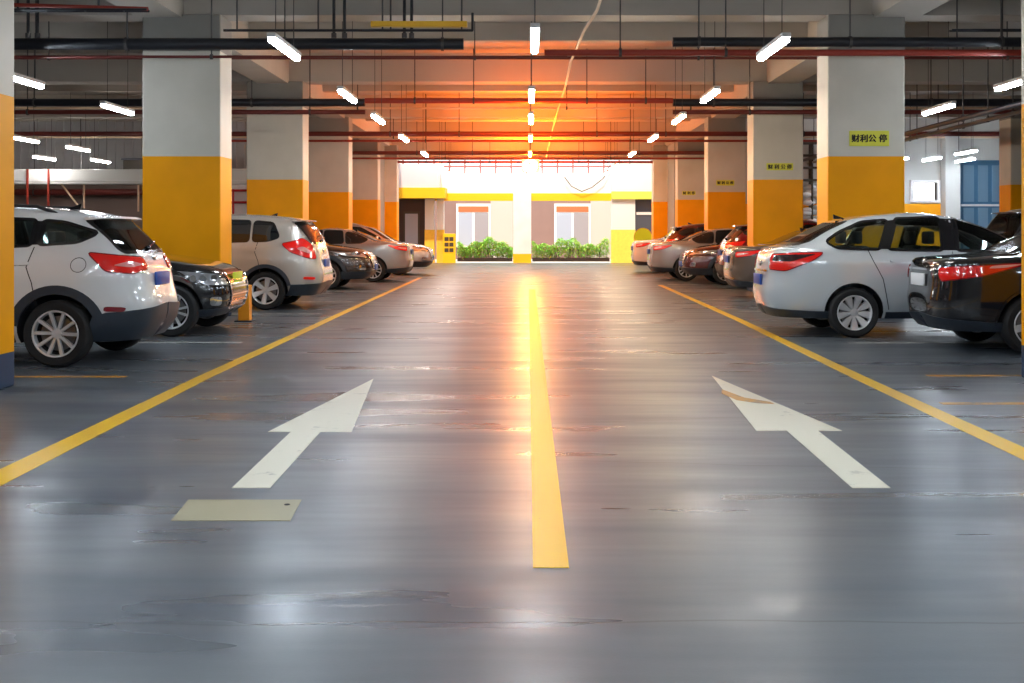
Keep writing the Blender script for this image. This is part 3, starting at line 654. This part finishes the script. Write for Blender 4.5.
# ------------------------------------------------------------------ pillars
def pillar(x0, x1, y, label, d=.70, sign=None):
    bm = bmesh.new(); box(bm, x0,x1,y,y+d,0,4.75,.02)
    o = link('column', tomesh('column', bm), M['pillar'], kind='structure', label=label, cat='column', group='orange and cream pillars beside the lane')
    if sign:
        sx0, sx1, z0, z1, txt, h = sign
        s = boxobj('sign_plate', (sx0,sx1,y-.012,y-.001,z0,z1), M['sign_yellow'], o, .003, label='yellow plate with black characters')
        cu = bpy.data.curves.new('t', 'FONT'); cu.body = txt; cu.size = h; cu.align_x = 'CENTER'; cu.align_y = 'CENTER'; cu.extrude = .002
        t = bpy.data.objects.new('t', cu); C.objects.link(t); bpy.context.view_layer.update()
        me = bpy.data.meshes.new_from_object(t.evaluated_get(bpy.context.evaluated_depsgraph_get())); bpy.data.objects.remove(t)
        xs = [v.co.x for v in me.vertices]; ys = [v.co.y for v in me.vertices]; k = (sx1-sx0)*.88/(max(xs)-min(xs))
        for v in me.vertices:
            v.co = Vector(((v.co.x-(max(xs)+min(xs))/2)*k+(sx0+sx1)/2, y-.014+v.co.z, (v.co.y-(max(ys)+min(ys))/2)*k+(z0+z1)/2))
        bl = bmesh.new()
        for dx, dz in ((0,0),(.006,0),(-.006,0),(0,.004)):
            n0 = len(bl.verts); bl.from_mesh(me); bl.verts.ensure_lookup_table()
            for v in bl.verts[n0:]: v.co += Vector((dx, dx*.02, dz))
        bl.to_mesh(me); bl.free()
        me.materials.clear(); link('lettering', me, M['ink'], s)
    return o
LW = {9.4:(-4.505,1.2), 17.94:(-4.80,1.22), 25.9:(-5.07,1.27), 33.9:(-5.28,1.25), 41.9:(-5.47,1.25)}
nm = ['nearest, cut by the picture edge, with navy foot', 'second from the camera, behind the white SUV and black car', 'third from the camera, behind the beige SUV', 'fourth from the camera, behind the brown car', 'fifth from the camera, behind the silver sedan']
for k, (y, (x, w)) in enumerate(LW.items()): pillar(x-w, x, y, 'orange and cream column of the left row, '+nm[k])
RW = {9.97:(4.57,1.2,None), 17.94:(4.68,1.20,(5.01,5.63,2.69,2.93,'财利公 停',.2)), 25.9:(5.07,1.13,(5.37,5.97,2.74,2.90,'财 利 公 停',.13)), 33.9:(5.30,1.12,(5.55,6.08,2.72,2.88,'财 利 公 停',.13)), 41.9:(5.45,1.1,(5.62,6.1,2.70,2.84,'财 利 停',.13))}
nm = ['nearest, only its edge in the picture', 'second from the camera, behind the silver-white car, large yellow sign', 'third from the camera, behind the red SUV', 'fourth from the camera, behind the maroon car', 'fifth from the camera, beside the courtyard opening']
for k, (y, (x, w, sg)) in enumerate(RW.items()): pillar(x, x+w, y, 'orange and cream square column of the right row, '+nm[k], sign=sg)
pillar(-6.35, -5.12, 44.9, 'orange and cream square column of the left row, farthest, before the courtyard opening')
pillar(4.90, 6.1, 44.9, 'orange and cream square column of the right row, farthest, before the courtyard opening')
pillar(12.0, 13.1, 28.6, 'orange and cream square column standing far right, in front of the blue door')

# ------------------------------------------------------------------ services under the ceiling
PG = 'pipes hung across the lane'
def pipe(name, pts, r, m, label, cat='pipe', hang=None, group=PG, n=12):
    e = rodobj(name, pts, r, m, None, n, label=label, cat=cat, group=group)
    if hang:
        for (x, y, z) in hang:
            rodobj('hanger_rod', [(x,y,z), (x,y,CZ)], .012, M['rod'], e, 6)
            bm = bmesh.new(); rod(bm, (x-.02,y,z), (x+.02,y,z), r+.018, 12); link('clamp', tomesh('clamp', bm), M['rod'], e)
    return e
def rowpipes(y, z1, z2, spans1, spans2, r1, r2, m1, m2, tag_, step=2.4):
    for a, b in spans1:
        pipe('overhead_pipe', [(a,y,z1),(b,y,z1)], r1, M[m1], 'thick dark pipe across the ceiling '+tag_+(', left side' if (a+b) < 0 else ', right side'), hang=[(x, y, z1) for x in np.arange(a+.9, b-.2, step)])
    for a, b in spans2:
        pipe('sprinkler_pipe', [(a,y+.02,z2),(b,y+.02,z2)], r2, M[m2], 'thin red pipe across the ceiling '+tag_+(', left side' if (a+b) < 0 else ', right side'), hang=[(x, y+.02, z2) for x in np.arange(a+1.7, b-.2, step*1.3)])
rowpipes(17.5, 4.21, 4.02, [(-19,-.98)], [(-19,-3.9)], .09, .022, 'pipe_black', 'pipe_maroon', 'in front of the second columns')
pipe('sprinkler_pipe', [(-3.9,17.5,4.02),(.6,17.5,4.02)], .014, M['pipe_maroon'], 'hair-thin red pipe between the second columns')
pipe('overhead_pipe', [(2.2,17.5,4.24),(17.5,17.5,4.24)], .075, M['pipe_black'], 'thick dark pipe across the ceiling in front of the second columns, right side', hang=[(x,17.5,4.24) for x in np.arange(2.6,17,2.3)])
pipe('sprinkler_pipe', [(.25,17.45,4.07),(17.5,17.45,4.07)], .05, M['pipe_red'], 'red pipe under the dark pipe at the second columns, right side', hang=[(x,17.45,4.07) for x in (1.4,3.0,9)])
rowpipes(25.4, 4.21, 4.0, [(-19,-3.6),(3.2,17)], [(-19,-3.6),(3.2,17)], .085, .05, 'pipe_black', 'pipe_maroon', 'in front of the third columns')
pipe('sprinkler_pipe', [(-3.6,25.4,4.25),(3.2,25.4,4.25)], .06, M['pipe_red'], 'red pipe spanning the lane at the third columns', hang=[(x,25.4,4.25) for x in (-2.5,-1.2,1.3,2.6)])
for y, tg in ((33.4,'fourth'),(41.4,'fifth')):
    pipe('sprinkler_pipe', [(-19,y,4.20),(17,y,4.20)], .07, M['pipe_maroon'], 'brown red pipe spanning the lane at the '+tg+' columns', hang=[(x,y,4.2) for x in (-8,-4,-2,2,4,8)])
    pipe('sprinkler_pipe', [(-10,y+.3,4.02),(10,y+.3,4.02)], .035, M['pipe_red'], 'thinner red pipe below the brown pipe at the '+tg+' columns', hang=[(x,y+.3,4.02) for x in (-3,3)])
pipe('sprinkler_pipe', [(-19,21.6,4.62),(17,21.6,4.62)], .03, M['pipe_maroon'], 'slim red pipe midway between second and third columns', hang=[(x,21.6,4.62) for x in (-9,-4.4,-1,3.2,9)])
pipe('sprinkler_pipe', [(-19,29.7,4.55),(17,29.7,4.55)], .03, M['cable'], 'slim pale pipe midway between third and fourth columns', hang=[(x,29.7,4.55) for x in (-9,-4.4,1,4.2)])
pipe('sprinkler_pipe', [(-19,37.6,4.45),(17,37.6,4.45)], .035, M['cable'], 'slim pale pipe midway between fourth and fifth columns', hang=[(x,37.6,4.45) for x in (-4.4,4.2)])
pipe('sprinkler_pipe', [(-19,45.2,4.1),(17,45.2,4.1)], .05, M['pipe_red'], 'red pipe in front of the courtyard opening', hang=[(x,45.2,4.1) for x in (-4,-1.5,2,4)])
for x, lab in ((-7.52,'left one of the pair at the far left'),(-7.38,'right one of the pair at the far left'),(-2.92,'left one of the pair beside the first lane lamp'),(-2.76,'right one of the pair beside the first lane lamp'),(-1.86,'left one of the pair above the yellow tray'),(-1.75,'right one of the pair above the yellow tray')):
    e = rodobj('drop_pipe', [(x,17.3,4.30),(x,17.3,CZ)], .024, M['pipe_black'], None, 8, label='black drop pipe from the slab, '+lab, cat='pipe', group='short black drop pipes')
    bm = bmesh.new(); rod(bm, (x,17.3,4.27), (x,17.3,4.34), .04, 12); link('end_cap', tomesh('end_cap', bm), M['rod'], e)
# yellow tray with its dark bracket, hung left of the centre
ty = empty('cable_tray', (-1.6,17.0,4.43), label='yellow cable tray on dark brackets hung left of the lane centre', cat='cable tray')
boxobj('tray', (-.72,.70,-.05,.05,-.05,.03), M['tray_yellow'], ty)
rodobj('bracket', [(-2.9,0,-.10),(.78,0,-.10),(.78,0,.16)], .02, M['pipe_black'], ty)
for x in (-2.7,-1.5,-.55,-.43,.62): rodobj('hanger_rod', [(x,0,-.08),(x,0,CZ-4.43)], .014, M['rod'], ty, 6)
# ladder tray in the left bays
lt = empty('ladder_tray', (-8,16.4,4.5), label='dark ladder tray on rods hanging over the left bays', cat='cable tray')
for z in (0,-.12): rodobj('side_rail', [(-4,z*1.0,0),(2.6,z*1.0,0)], .018, M['pipe_black'], lt, 6)
rodobj('cable', [(-4,-.06,.06),(-1.5,-.06,.03),(.2,-.06,.09),(2.6,-.06,.02)], .03, M['pipe_red'], lt, 8)
for k in range(12): rodobj('rung', [(-3.8+k*.55,0,0),(-3.8+k*.55,-.12,0)], .012, M['pipe_black'], lt, 5)
for x in (-3.4,-1.9,-.1,.55,.75,1.9): rodobj('hanger_rod', [(x,-.06,0),(x,-.06,CZ-4.5)], .016, M['pipe_black'], lt, 6)
rt = empty('ladder_tray', (8.8,17.9,4.5), label='dark ladder tray on rods hanging over the right bays', cat='cable tray')
for z in (0,.12): rodobj('side_rail', [(-2.2,z,0),(4,z,0)], .015, M['pipe_black'], rt, 6)
for x in (-2.1,-1.4,-.7,-.35,.2,.9,1.5,2.4): rodobj('hanger_rod', [(x,.06,-.35 if x < 0 else 0),(x,.06,CZ-4.5)], .012, M['rod'], rt, 6)
# pale cable hanging along the lane
pipe('hanging_cable', [(.93,14.0,4.33),(.92,15.3,4.30),(.84,17.2,4.36),(.76,20.5,4.38),(.78,24,4.38),(.74,30,4.40),(.72,38,4.34),(.70,45.4,4.20)], .022, M['cable'], 'pale cable sagging along the lane just right of the centre lamps', 'cable', group=None, n=8)
# long pipes running away over the right bays
for i, (x, z, r, m, lab) in enumerate(((8.7,3.62,.05,'pipe_black','black pipe running lengthwise over the right bays, nearest the columns'),(9.2,3.60,.04,'galv','grey pipe running lengthwise over the right bays, in the middle'),(9.7,3.72,.045,'pipe_maroon','maroon pipe running lengthwise over the right bays, farthest from the columns'),(10.3,3.86,.05,'pipe_black','black pipe running lengthwise beside the outermost lamps of the right bays'))):
    pipe('service_pipe', [(x,12,z),(x,37.8,z)], r, M[m], lab, hang=[(x,y,z) for y in (18.5,23,27.2,31,35)], group='pipes running lengthwise over the right bays')
# ventilation duct with red straps, far left
du = empty('ventilation_duct', (-12,36,2.84), label='long white ventilation duct across the far left bays', cat='duct')
boxobj('duct_body', (-8,5.9,-.3,.3,0,.46), M['duct'], du, .02)
boxobj('duct_flange', (-8,5.9,-.33,.33,.10,.13), M['white_gloss'], du)
for x in (-3.55,-2.9): boxobj('hanging_strap', (x,x+.06,-.36,-.32,-.95,.46), M['pipe_red'], du)
for x in (-1.9,-.2,3.5): rodobj('support_strut', [(x,0,0),(x,0,-.85)], .03, M['cable'], du, 6)
rodobj('support_strut', [(-2.6,0,0),(-1.9,0,-.9)], .03, M['cable'], du, 6)
for x in (-6,-2,2,5): rodobj('hanger_rod', [(x,0,.4),(x,0,CZ-2.84)], .015, M['rod'], du, 6)
pipe('fire_main', [(-19.5,39.6,2.72),(-6.5,39.6,2.72)], .11, M['pipe_maroon'], 'maroon fire main below the white duct on the far left wall', hang=[(x,39.6,2.72) for x in (-17,-13,-9)], group=None)
sh = empty('storage_box', (-14.6,38.9,3.35), label='long dark green box resting high against the corrugated wall', cat='box')
boxobj('box_body', (1.0,4.4,-.3,.3,.0,.42), M['cab_dark'], sh, .03); boxobj('lid', (.95,4.45,-.33,.33,.42,.48), M['dark_slate'], sh, .01)
for x in (1.6,3.8): rodobj('hanger_rod', [(x,0,.45),(x,0,CZ-3.35)], .02, M['rod'], sh, 6)
hy = empty('hydrant_rack', (-9.55,38.8,0), label='red hydrant rack with a white panel seen between the second and third left columns', cat='rack')
for z in (1.9,2.35,2.75): rodobj('crossbar', [(-.5,0,z),(.5,0,z)], .04, M['hazard_red'], hy, 8)
for x in (-.4,.1,.5): rodobj('upright', [(x,0,0),(x,0,2.8)], .04, M['hazard_red'], hy, 8)
boxobj('back_panel', (-.6,.6,.1,.14,1.2,3.5), M['white_gloss'], hy)
lr = empty('lattice_rack', (9.35,37.3,0), label='brown lattice rack piled with white sacks, seen between the second and third right columns', cat='rack')
for z in (3.0,3.4,3.8,4.2): boxobj('shelf', (-.6,.6,-.2,.2,z,z+.06), M['cab_dark'], lr)
for x in (-.58,-.2,.2,.55): boxobj('upright', (x,x+.05,-.2,.2,0,4.3), M['cab_dark'], lr)
bm = bmesh.new()
for k in range(26): bmesh.ops.create_icosphere(bm, subdivisions=2, radius=1, matrix=Matrix.Translation((random.uniform(-.4,.45),random.uniform(-.1,.1),1.7+k*.05)) @ Matrix.Diagonal((.22,.16,.10,1)))
link('sack', tomesh('sack', bm, True), M['white_gloss'], lr, kind='stuff')

# ------------------------------------------------------------------ lamps
def lamp(name, L, m, w=.085):
    e = empty(name, (0,0,0))
    bm = bmesh.new(); box(bm, -w/2-.012,w/2+.012,-L/2-.02,L/2+.02,.028,.085,.01); link('housing', tomesh('housing', bm), M['fixture'], e)
    bm = bmesh.new(); box(bm, -w/2,w/2,-L/2,L/2,-.028,.027,.018); link('tube', tomesh('tube', bm, True), m, e)
    bm = bmesh.new()
    for y in (-L*.35, L*.35): rod(bm, (0,y,.08), (0,y,CZ-LZ), .006, 5)
    link('suspension_wire', tomesh('suspension_wire', bm), M['rod'], e)
    return e
def dup(o, loc, rz=0, label=None, group=None):
    c = o.copy(); C.objects.link(c); c.location = loc; c.rotation_euler = (0,0,rz); c['label'] = label; c['category'] = 'lamp'
    if group: c['group'] = group
    for ch in list(o.children):
        d = ch.copy(); C.objects.link(d); d.parent = c
    return c
LZ = 3.6
proto = {}
def place(kind, x, y, label, group, z=LZ, rz=0):
    L, m = {'cool': (1.5,'tube_cool'), 'neutral': (1.5,'tube_neutral'), 'warm': (1.5,'tube_warm'), 'amber': (1.3,'tube_amber')}[kind]
    if kind not in proto:
        e = lamp('tube_lamp', L, M[m]); proto[kind] = e; e.location = (x,y,z); e.rotation_euler = (0,0,rz); e['label'] = label; e['category'] = 'lamp'; e['group'] = group; return
    dup(proto[kind], (x,y,z), rz, label, group)
YS = [14.2,19.12,23.05,27.8,33.4,39.5,44.2]
ORD = ['nearest','second','third','fourth','fifth','sixth','seventh']
for k, y in enumerate(YS):
    place('cool' if k < 2 else 'neutral', -3.0, y, f'white tube lamp over the left side of the lane, {ORD[k]} in its row', 'lamps over the left side of the lane')
    place('neutral' if k < 2 else 'warm', 3.02, y, f'white tube lamp over the right side of the lane, {ORD[k]} in its row', 'lamps over the right side of the lane')
    place('cool' if k < 1 else ('warm' if k < 3 else 'amber'), .06 if k else .08, y-.6 if k < 1 else y, f'tube lamp above the centre line of the lane, {ORD[k]} in its row', 'lamps above the centre line')
for y in (-1.5,3.3,7.2):
    for x in (-3.0,.08,3.02): place('cool', x, y, 'white tube lamp of the lane rows behind or above the camera', 'lamps above the camera')
    for x in (-7.5,7.5): place('cool', x, y, 'white tube lamp of the outer rows behind or above the camera', 'lamps above the camera')
for x, y, lab in ((-7.45,12.6,'over the near left bays'),(-7.55,17.1,'left of the second column'),(-7.56,21.2,'beside the second left column'),(-12.3,28.1,'low against the corrugated wall, leftmost'),(-12.2,31.2,'in the middle of the corrugated wall, haloed'),(-14.8,35.2,'just above the left end of the white duct'),(-13.6,36.6,'just above the middle of the white duct')):
    place('neutral' if y > 27 else 'cool', x, y, 'white tube lamp over the left bays, '+lab, 'lamps over the left bays')
for x, y, lab in ((7.45,13.0,'over the near right bays'),(7.42,17.45,'cut by the right edge of the picture'),(7.56,21.2,'right of the second right column'),(12.5,35.6,'left of the blue door'),(12.45,32.7,'above the blue door, upper of the pair'),(13.75,36.2,'above the blue door, lower of the pair'),(11.6,35.9,'above the bright far window')):
    place('cool', x, y, 'white tube lamp over the right bays, '+lab, 'lamps over the right bays')
for (x, y, z, P) in WARMP:
    l = bpy.data.lights.new('added_warm_glow', 'POINT'); l.energy = P; l.color = (1,.28,.03); l.shadow_soft_size = .15  # added point lights, no fixture of their own, to warm the far lane
    o = bpy.data.objects.new('added_warm_light', l); C.objects.link(o); o.location = (x,y,z)
# added upward spots without fixtures, tinting the ceiling with the orange glow
for (x, y, z, P) in WARM:
    l = bpy.data.lights.new('added_warm_glow', 'SPOT'); l.energy = P; l.spot_size = R(168); l.spot_blend = .5; l.color = (1,.17,.004); l.shadow_soft_size = .22
    o = bpy.data.objects.new('added_warm_light', l); C.objects.link(o); o.location = (x,y,z); o.rotation_euler = (PI,0,0)
so = empty('added_glow_lamp', (.1,45.0,3.95), label='added warm lamp standing in for the sun glow before the courtyard opening', cat='lamp')  # added lamp in place of the sun glow at the far end
bm = bmesh.new(); box(bm, -.34,.34,-.10,.02,-.26,.26,.03); link('lamp_housing', tomesh('h', bm), M['fixture'], so)
bm = bmesh.new(); bmesh.ops.create_uvsphere(bm, u_segments=24, v_segments=12, radius=.27, matrix=Matrix.Translation((0,-.12,0)) @ Matrix.Diagonal((1,.4,.85,1)))
link('lens', tomesh('l', bm, True), mat('glow_lens', (1,1,1), emit=(1,.50,.14), estr=GLOW_LAMP), so)
rodobj('hanger_rod', [(0,0,.2),(0,0,1.45)], .02, M['rod'], so, 6)

# ------------------------------------------------------------------ courtyard at the far end
ground = boxobj('ground', (-22,22,50.2,62,-.12,0), M['court'], kind='structure')
pt = empty('gatehouse_front', (0,50.4,0), label='white and yellow portal with parapet closing the far end of the lane', cat='gateway')
boxobj('parapet', (-5.65,4.2,.1,.4,3.05,3.92), M['portal_white'], pt, label='white parapet')
boxobj('parapet_band', (-5.65,4.2,.05,.42,2.72,3.05), M['portal_yellow'], pt, label='yellow band below the parapet')
boxobj('canopy', (-5.65,-3.85,-1.2,.1,3.25,4.26), M['lav'], pt, label='pale lavender canopy block on the left')
boxobj('canopy_band', (-5.65,-3.55,-1.25,.1,2.80,3.25), M['portal_yellow'], pt, label='yellow edge under the canopy block')
boxobj('side_block', (3.65,5.45,-.3,.4,3.1,4.36), M['portal_white'], pt, label='white block on the right')
boxobj('side_block_band', (3.65,5.45,-.32,.4,2.78,3.12), mat('pale_yellow', (.85,.75,.12), .5), pt, label='pale yellow band under the right block')
for a, b in ((-4.5,-4.1),(-3.98,-3.68)):
    boxobj('post', (a,b,-.2,.2,1.45,2.8), M['portal_white'], pt); boxobj('post_base', (a-.01,b+.01,-.21,.21,0,1.45), mat('yellow_pattern', (.80,.50,.05), .5, noise=(9,1.3)), pt)
boxobj('post', (-.65,.14,-.2,.2,0,3.05), M['band_c'], pt, label='white middle post with yellow foot')
boxobj('post', (3.65,4.68,-.2,.2,1.45,2.8), M['portal_white'], pt); boxobj('post_base', (3.64,4.69,-.21,.21,0,1.45), mat('yellow_pattern_b', (.80,.62,.10), .5, noise=(9,1.35)), pt)
boxobj('side_wall', (4.68,5.45,.0,.2,0,2.8), M['dark_slate'], pt); boxobj('light_strip', (4.75,5.45,-.03,0,2.10,2.22), M['white_gloss'], pt)
boxobj('entrance_wall', (-5.65,-4.5,.0,.2,0,2.8), M['door_brown'], pt)
ed = boxobj('entrance_door', (-5.45,-4.75,-.05,0,.0,2.25), M['cab_dark'], pt); boxobj('door_pane', (-5.38,-4.82,-.07,-.05,.7,2.15), M['pane_pale'], ed)
rl = empty('deck_railing', (0,50.65,3.92), label='reddish bar railing on top of the white parapet', cat='railing')
for z in (.32,.72): rodobj('rail', [(-5.6,0,z),(4.2,0,z)], .05, M['rail_red'], rl, 8)
for k in range(15): rodobj('baluster', [(-5.5+k*.68,0,0),(-5.5+k*.68,0,.95)], .045, M['rail_red'], rl, 6)
wi = pipe('dangling_cable', [(1.6,50.3,3.75),(1.9,50.3,3.35),(2.35,50.3,3.12),(2.8,50.3,3.3),(3.3,50.3,3.7),(3.6,50.3,4.3)], .02, M['rod'], 'thin grey cable looping down over the white parapet', 'cable', group=None, n=6)
lc = empty('locker', (-3.42,50.0,0), label='yellow locker with dark grid vents beside the left portal posts', cat='cabinet')
boxobj('cabinet_body', (-.27,.27,-.15,.15,0,1.28), M['cab_yellow'], lc, .01)
for i in range(2):
    for j in range(3): boxobj('vent', (-.2+i*.21,-.02+i*.21,-.16,-.14,.48+j*.24,.65+j*.24), M['cab_dark'], lc)
ds = empty('round_sign', (4.84,48.4,1.14), label='round lime yellow sign disc standing by the right portal wall', cat='sign')
bm = bmesh.new(); rod(bm, (0,.0,0), (0,.04,0), .36, 40); link('disc', tomesh('d', bm, True), M['disc_lime'], ds)
bm = bmesh.new(); lathe(bm, [(.36,-.01),(.385,-.01),(.385,.045),(.36,.045)], 40, closed=True); link('rim', tomesh('d', bm, True), M['tray_yellow'], ds)
rodobj('pole', [(0,.07,-1.14),(0,.07,.2)], .03, M['galv'], ds)
# building across the court
hb = empty('courtyard_building', (0,57,0), label='mauve plastered building with white framed windows across the courtyard', cat='building')
boxobj('wall', (-7,7,0,.3,0,3.6), M['mauve'], hb)
for a, b in ((-1.85,-.75),(3.1,4.3)): boxobj('light_panel', (a,b,-.06,0,0,3.4), M['mauve_light'], hb)
for (a, b, m1, m2) in ((-3.55,-1.85,'pane_pale','pane_grey'),(1.3,3.1,'pane_pale','pane_grey')):
    w = boxobj('window', (a,b,-.10,0,.6,2.75), M['frame_white'], hb); mid = (a+b)/2
    boxobj('pane', (a+.1,mid-.06,-.13,-.10,.7,2.3), M[m1], w); boxobj('pane', (mid+.06,b-.1,-.13,-.10,.7,2.3), M[m2], w); boxobj('transom', (a+.1,b-.1,-.13,-.10,2.34,2.62), M['transom'], w)
boxobj('cornice', (-7,7,-.2,.4,3.6,3.8), M['portal_white'], hb)
boxobj('wall_court_left', (-7.3,-6.2,50.2,57,0,5), M['wall_white'], kind='structure'); boxobj('wall_court_right', (6.05,7.2,50.2,57,0,5), M['wall_white'], kind='structure')
def hedge(x0, x1, label, seed):
    rnd = random.Random(seed); h = empty('hedge', ((x0+x1)/2,53.2,0), label=label, cat='hedge', group='hedges behind the portal')
    boxobj('planter', (x0-(x0+x1)/2,(x1-x0)/2,-.35,.35,0,.16), M['soil'], h)
    for mt, n in (('leaf',1900),('leaf_light',2300)):
        bm = bmesh.new()
        for k in range(n):
            x = rnd.uniform(-.5,.5)*(x1-x0); top = .90+.16*math.sin(x*3.1+seed)+.10*math.sin(x*9)
            y = rnd.uniform(-.36,.36); z = .15+(top-.15)*rnd.random()**.7
            L = rnd.uniform(.07,.16); w = L*.42
            q = Matrix.Rotation(rnd.uniform(0,6.28),3,'Z') @ Matrix.Rotation(rnd.uniform(-1.2,.5),3,'X')
            o = Vector((x,y,z)); P = [o+q@Vector(v) for v in ((0,0,0),(w/2,L*.45,.015),(0,L,0),(-w/2,L*.45,.015))]
            bm.faces.new([bm.verts.new(p) for p in P])
        me = bpy.data.meshes.new('foliage'); bm.to_mesh(me); bm.free(); link('foliage', me, M[mt], h)
    bm = bmesh.new()
    for k in range(18): x = rnd.uniform(-.48,.48)*(x1-x0); rod(bm, (x,0,.1), (x+rnd.uniform(-.15,.15),rnd.uniform(-.2,.2),.65), .015, 5)
    link('stems', tomesh('s', bm), M['stem'], h)
hedge(-3.25,-.72,'leafy green hedge left of the middle portal post',1); hedge(.2,3.75,'leafy green hedge right of the middle portal post',2)

# orange bollard by the black car
bo = empty('bollard', (-4.27,17.35,0), label='short square orange post between the black car and the beige SUV', cat='bollard')
boxobj('post', (-.085,.085,-.085,.085,.02,.55), M['bollard'], bo, .01); boxobj('base_plate', (-.13,.13,-.13,.13,0,.02), M['cladding'], bo)
# ------------------------------------------------------------------ parked cars
def left(sp, name, paint, xend, ynear, label, facing='rear', dx=0, **k):
    """xend: where the end towards the lane stands; ynear: the side towards the camera"""
    L = sp['L']; return build_car(sp, name, paint, (xend-L/2, ynear+.92, 0), PI if facing == 'rear' else 0, label, group='parked cars left of the lane', **k)
def right(sp, name, paint, xend, ynear, label, facing='rear', **k):
    L = sp['L']; return build_car(sp, name, paint, (xend+L/2, ynear+.92, 0), 0 if facing == 'rear' else PI, label, group='parked cars right of the lane', **k)
SEDAN_G = dict(SEDAN, rim='five')
left(SUV_A, 'suv', M['white_paint'], -3.87, 11.42, 'white SUV with dark cladding, parked tail out beside the nearest left column', rails=True, see=True)
left(BLACKCAR, 'suv', M['black_paint'], -3.93, 14.75, 'black SUV parked nose out between the white SUV and the orange bollard', facing='front', plate=M['plate_green'])
left(WAGON, 'suv', M['beige_paint'], -3.60, 19.85, 'pearl beige SUV parked tail out behind the orange bollard')
left(SUV_A, 'suv', M['brown_paint'], -3.66, 26.7, 'dark brown SUV parked nose out beyond the beige SUV', facing='front', detail=1)
left(SEDAN_S, 'sedan', M['silver_paint'], -3.20, 31.0, 'silver sedan parked tail out in front of the fourth left column', detail=1)
left(SUV_A, 'suv', M['silver_paint'], -3.05, 36.0, 'silver SUV parked nose out, last car before the yellow locker', facing='front', detail=1)
right(SEDAN_G, 'sedan', M['black_paint'], 4.56, 12.55, 'black sedan parked tail out, cut by the right edge of the picture', plate=M['plate_white'])
right(HATCH, 'hatchback', M['silver_white_paint'], 3.10, 14.62, 'silver white fastback car parked tail out behind the black sedan', see=True)
right(SEDAN_S, 'sedan', M['taupe_paint'], 4.06, 22.7, 'dark taupe sedan parked tail out just beyond the silver white fastback', detail=1)
right(SUV_A, 'suv', M['red_paint'], 4.58, 26.9, 'red SUV parked tail out between the taupe sedan and the maroon SUV', detail=1)
right(SUV_A, 'suv', M['maroon_paint'], 4.02, 29.3, 'maroon SUV parked nose out between the red SUV and the silver sedan', facing='front', detail=1)
right(SEDAN_S, 'sedan', M['silver_paint'], 3.40, 31.7, 'silver sedan parked tail out in front of the fourth right column', detail=1)
right(SUV_A, 'suv', M['maroon_paint'], 4.1, 35.2, 'dark maroon SUV mostly hidden behind the silver sedan on the right', detail=1)
right(SEDAN_S, 'sedan', M['white_paint'], 3.50, 38.0, 'pale white sedan parked tail out, last car on the right by the portal', detail=1)
n_ = build_car(dict(WAGON, rim='five'), 'suv', M['black_paint'], (7.83+2.32, 19.4, 0), 0, 'black SUV beyond the silver white fastback at the right picture edge', detail=1, see=True)
n_.scale = (1.05, 1.05, 1.08)

# ------------------------------------------------------------------ daylight and camera
w = bpy.data.worlds.new('sky'); bpy.context.scene.world = w; w.use_nodes = True
bg = w.node_tree.nodes['Background']; bg.inputs[0].default_value = (1,.96,.93,1); bg.inputs[1].default_value = SKY
sun = bpy.data.lights.new('sun', 'SUN'); sun.energy = SUN; sun.color = (1,.86,.62); sun.angle = R(2)
so_ = bpy.data.objects.new('sun', sun); C.objects.link(so_); so_.rotation_euler = (R(30), 0, R(-10))
cam = bpy.data.cameras.new('camera'); co = bpy.data.objects.new('camera', cam); C.objects.link(co)
co.location = (0,0,1.35); co.rotation_euler = (R(90),0,0); cam.sensor_width = 36; cam.lens = 1150/1024*36
cam.shift_x = -16/1024; cam.shift_y = -109.5/1024; cam.clip_end = 300
sc = bpy.context.scene; sc.camera = co
vs = sc.view_settings; vs.view_transform = 'Standard'; vs.look = 'None'; vs.gamma = 1; vs.exposure = EXPO; vs.use_curve_mapping = False
sc.cycles.use_denoising = True; sc.cycles.max_bounces = 8; sc.cycles.diffuse_bounces = 4; sc.cycles.glossy_bounces = 4; sc.cycles.transparent_max_bounces = 12
sc.cycles.sample_clamp_indirect = 8
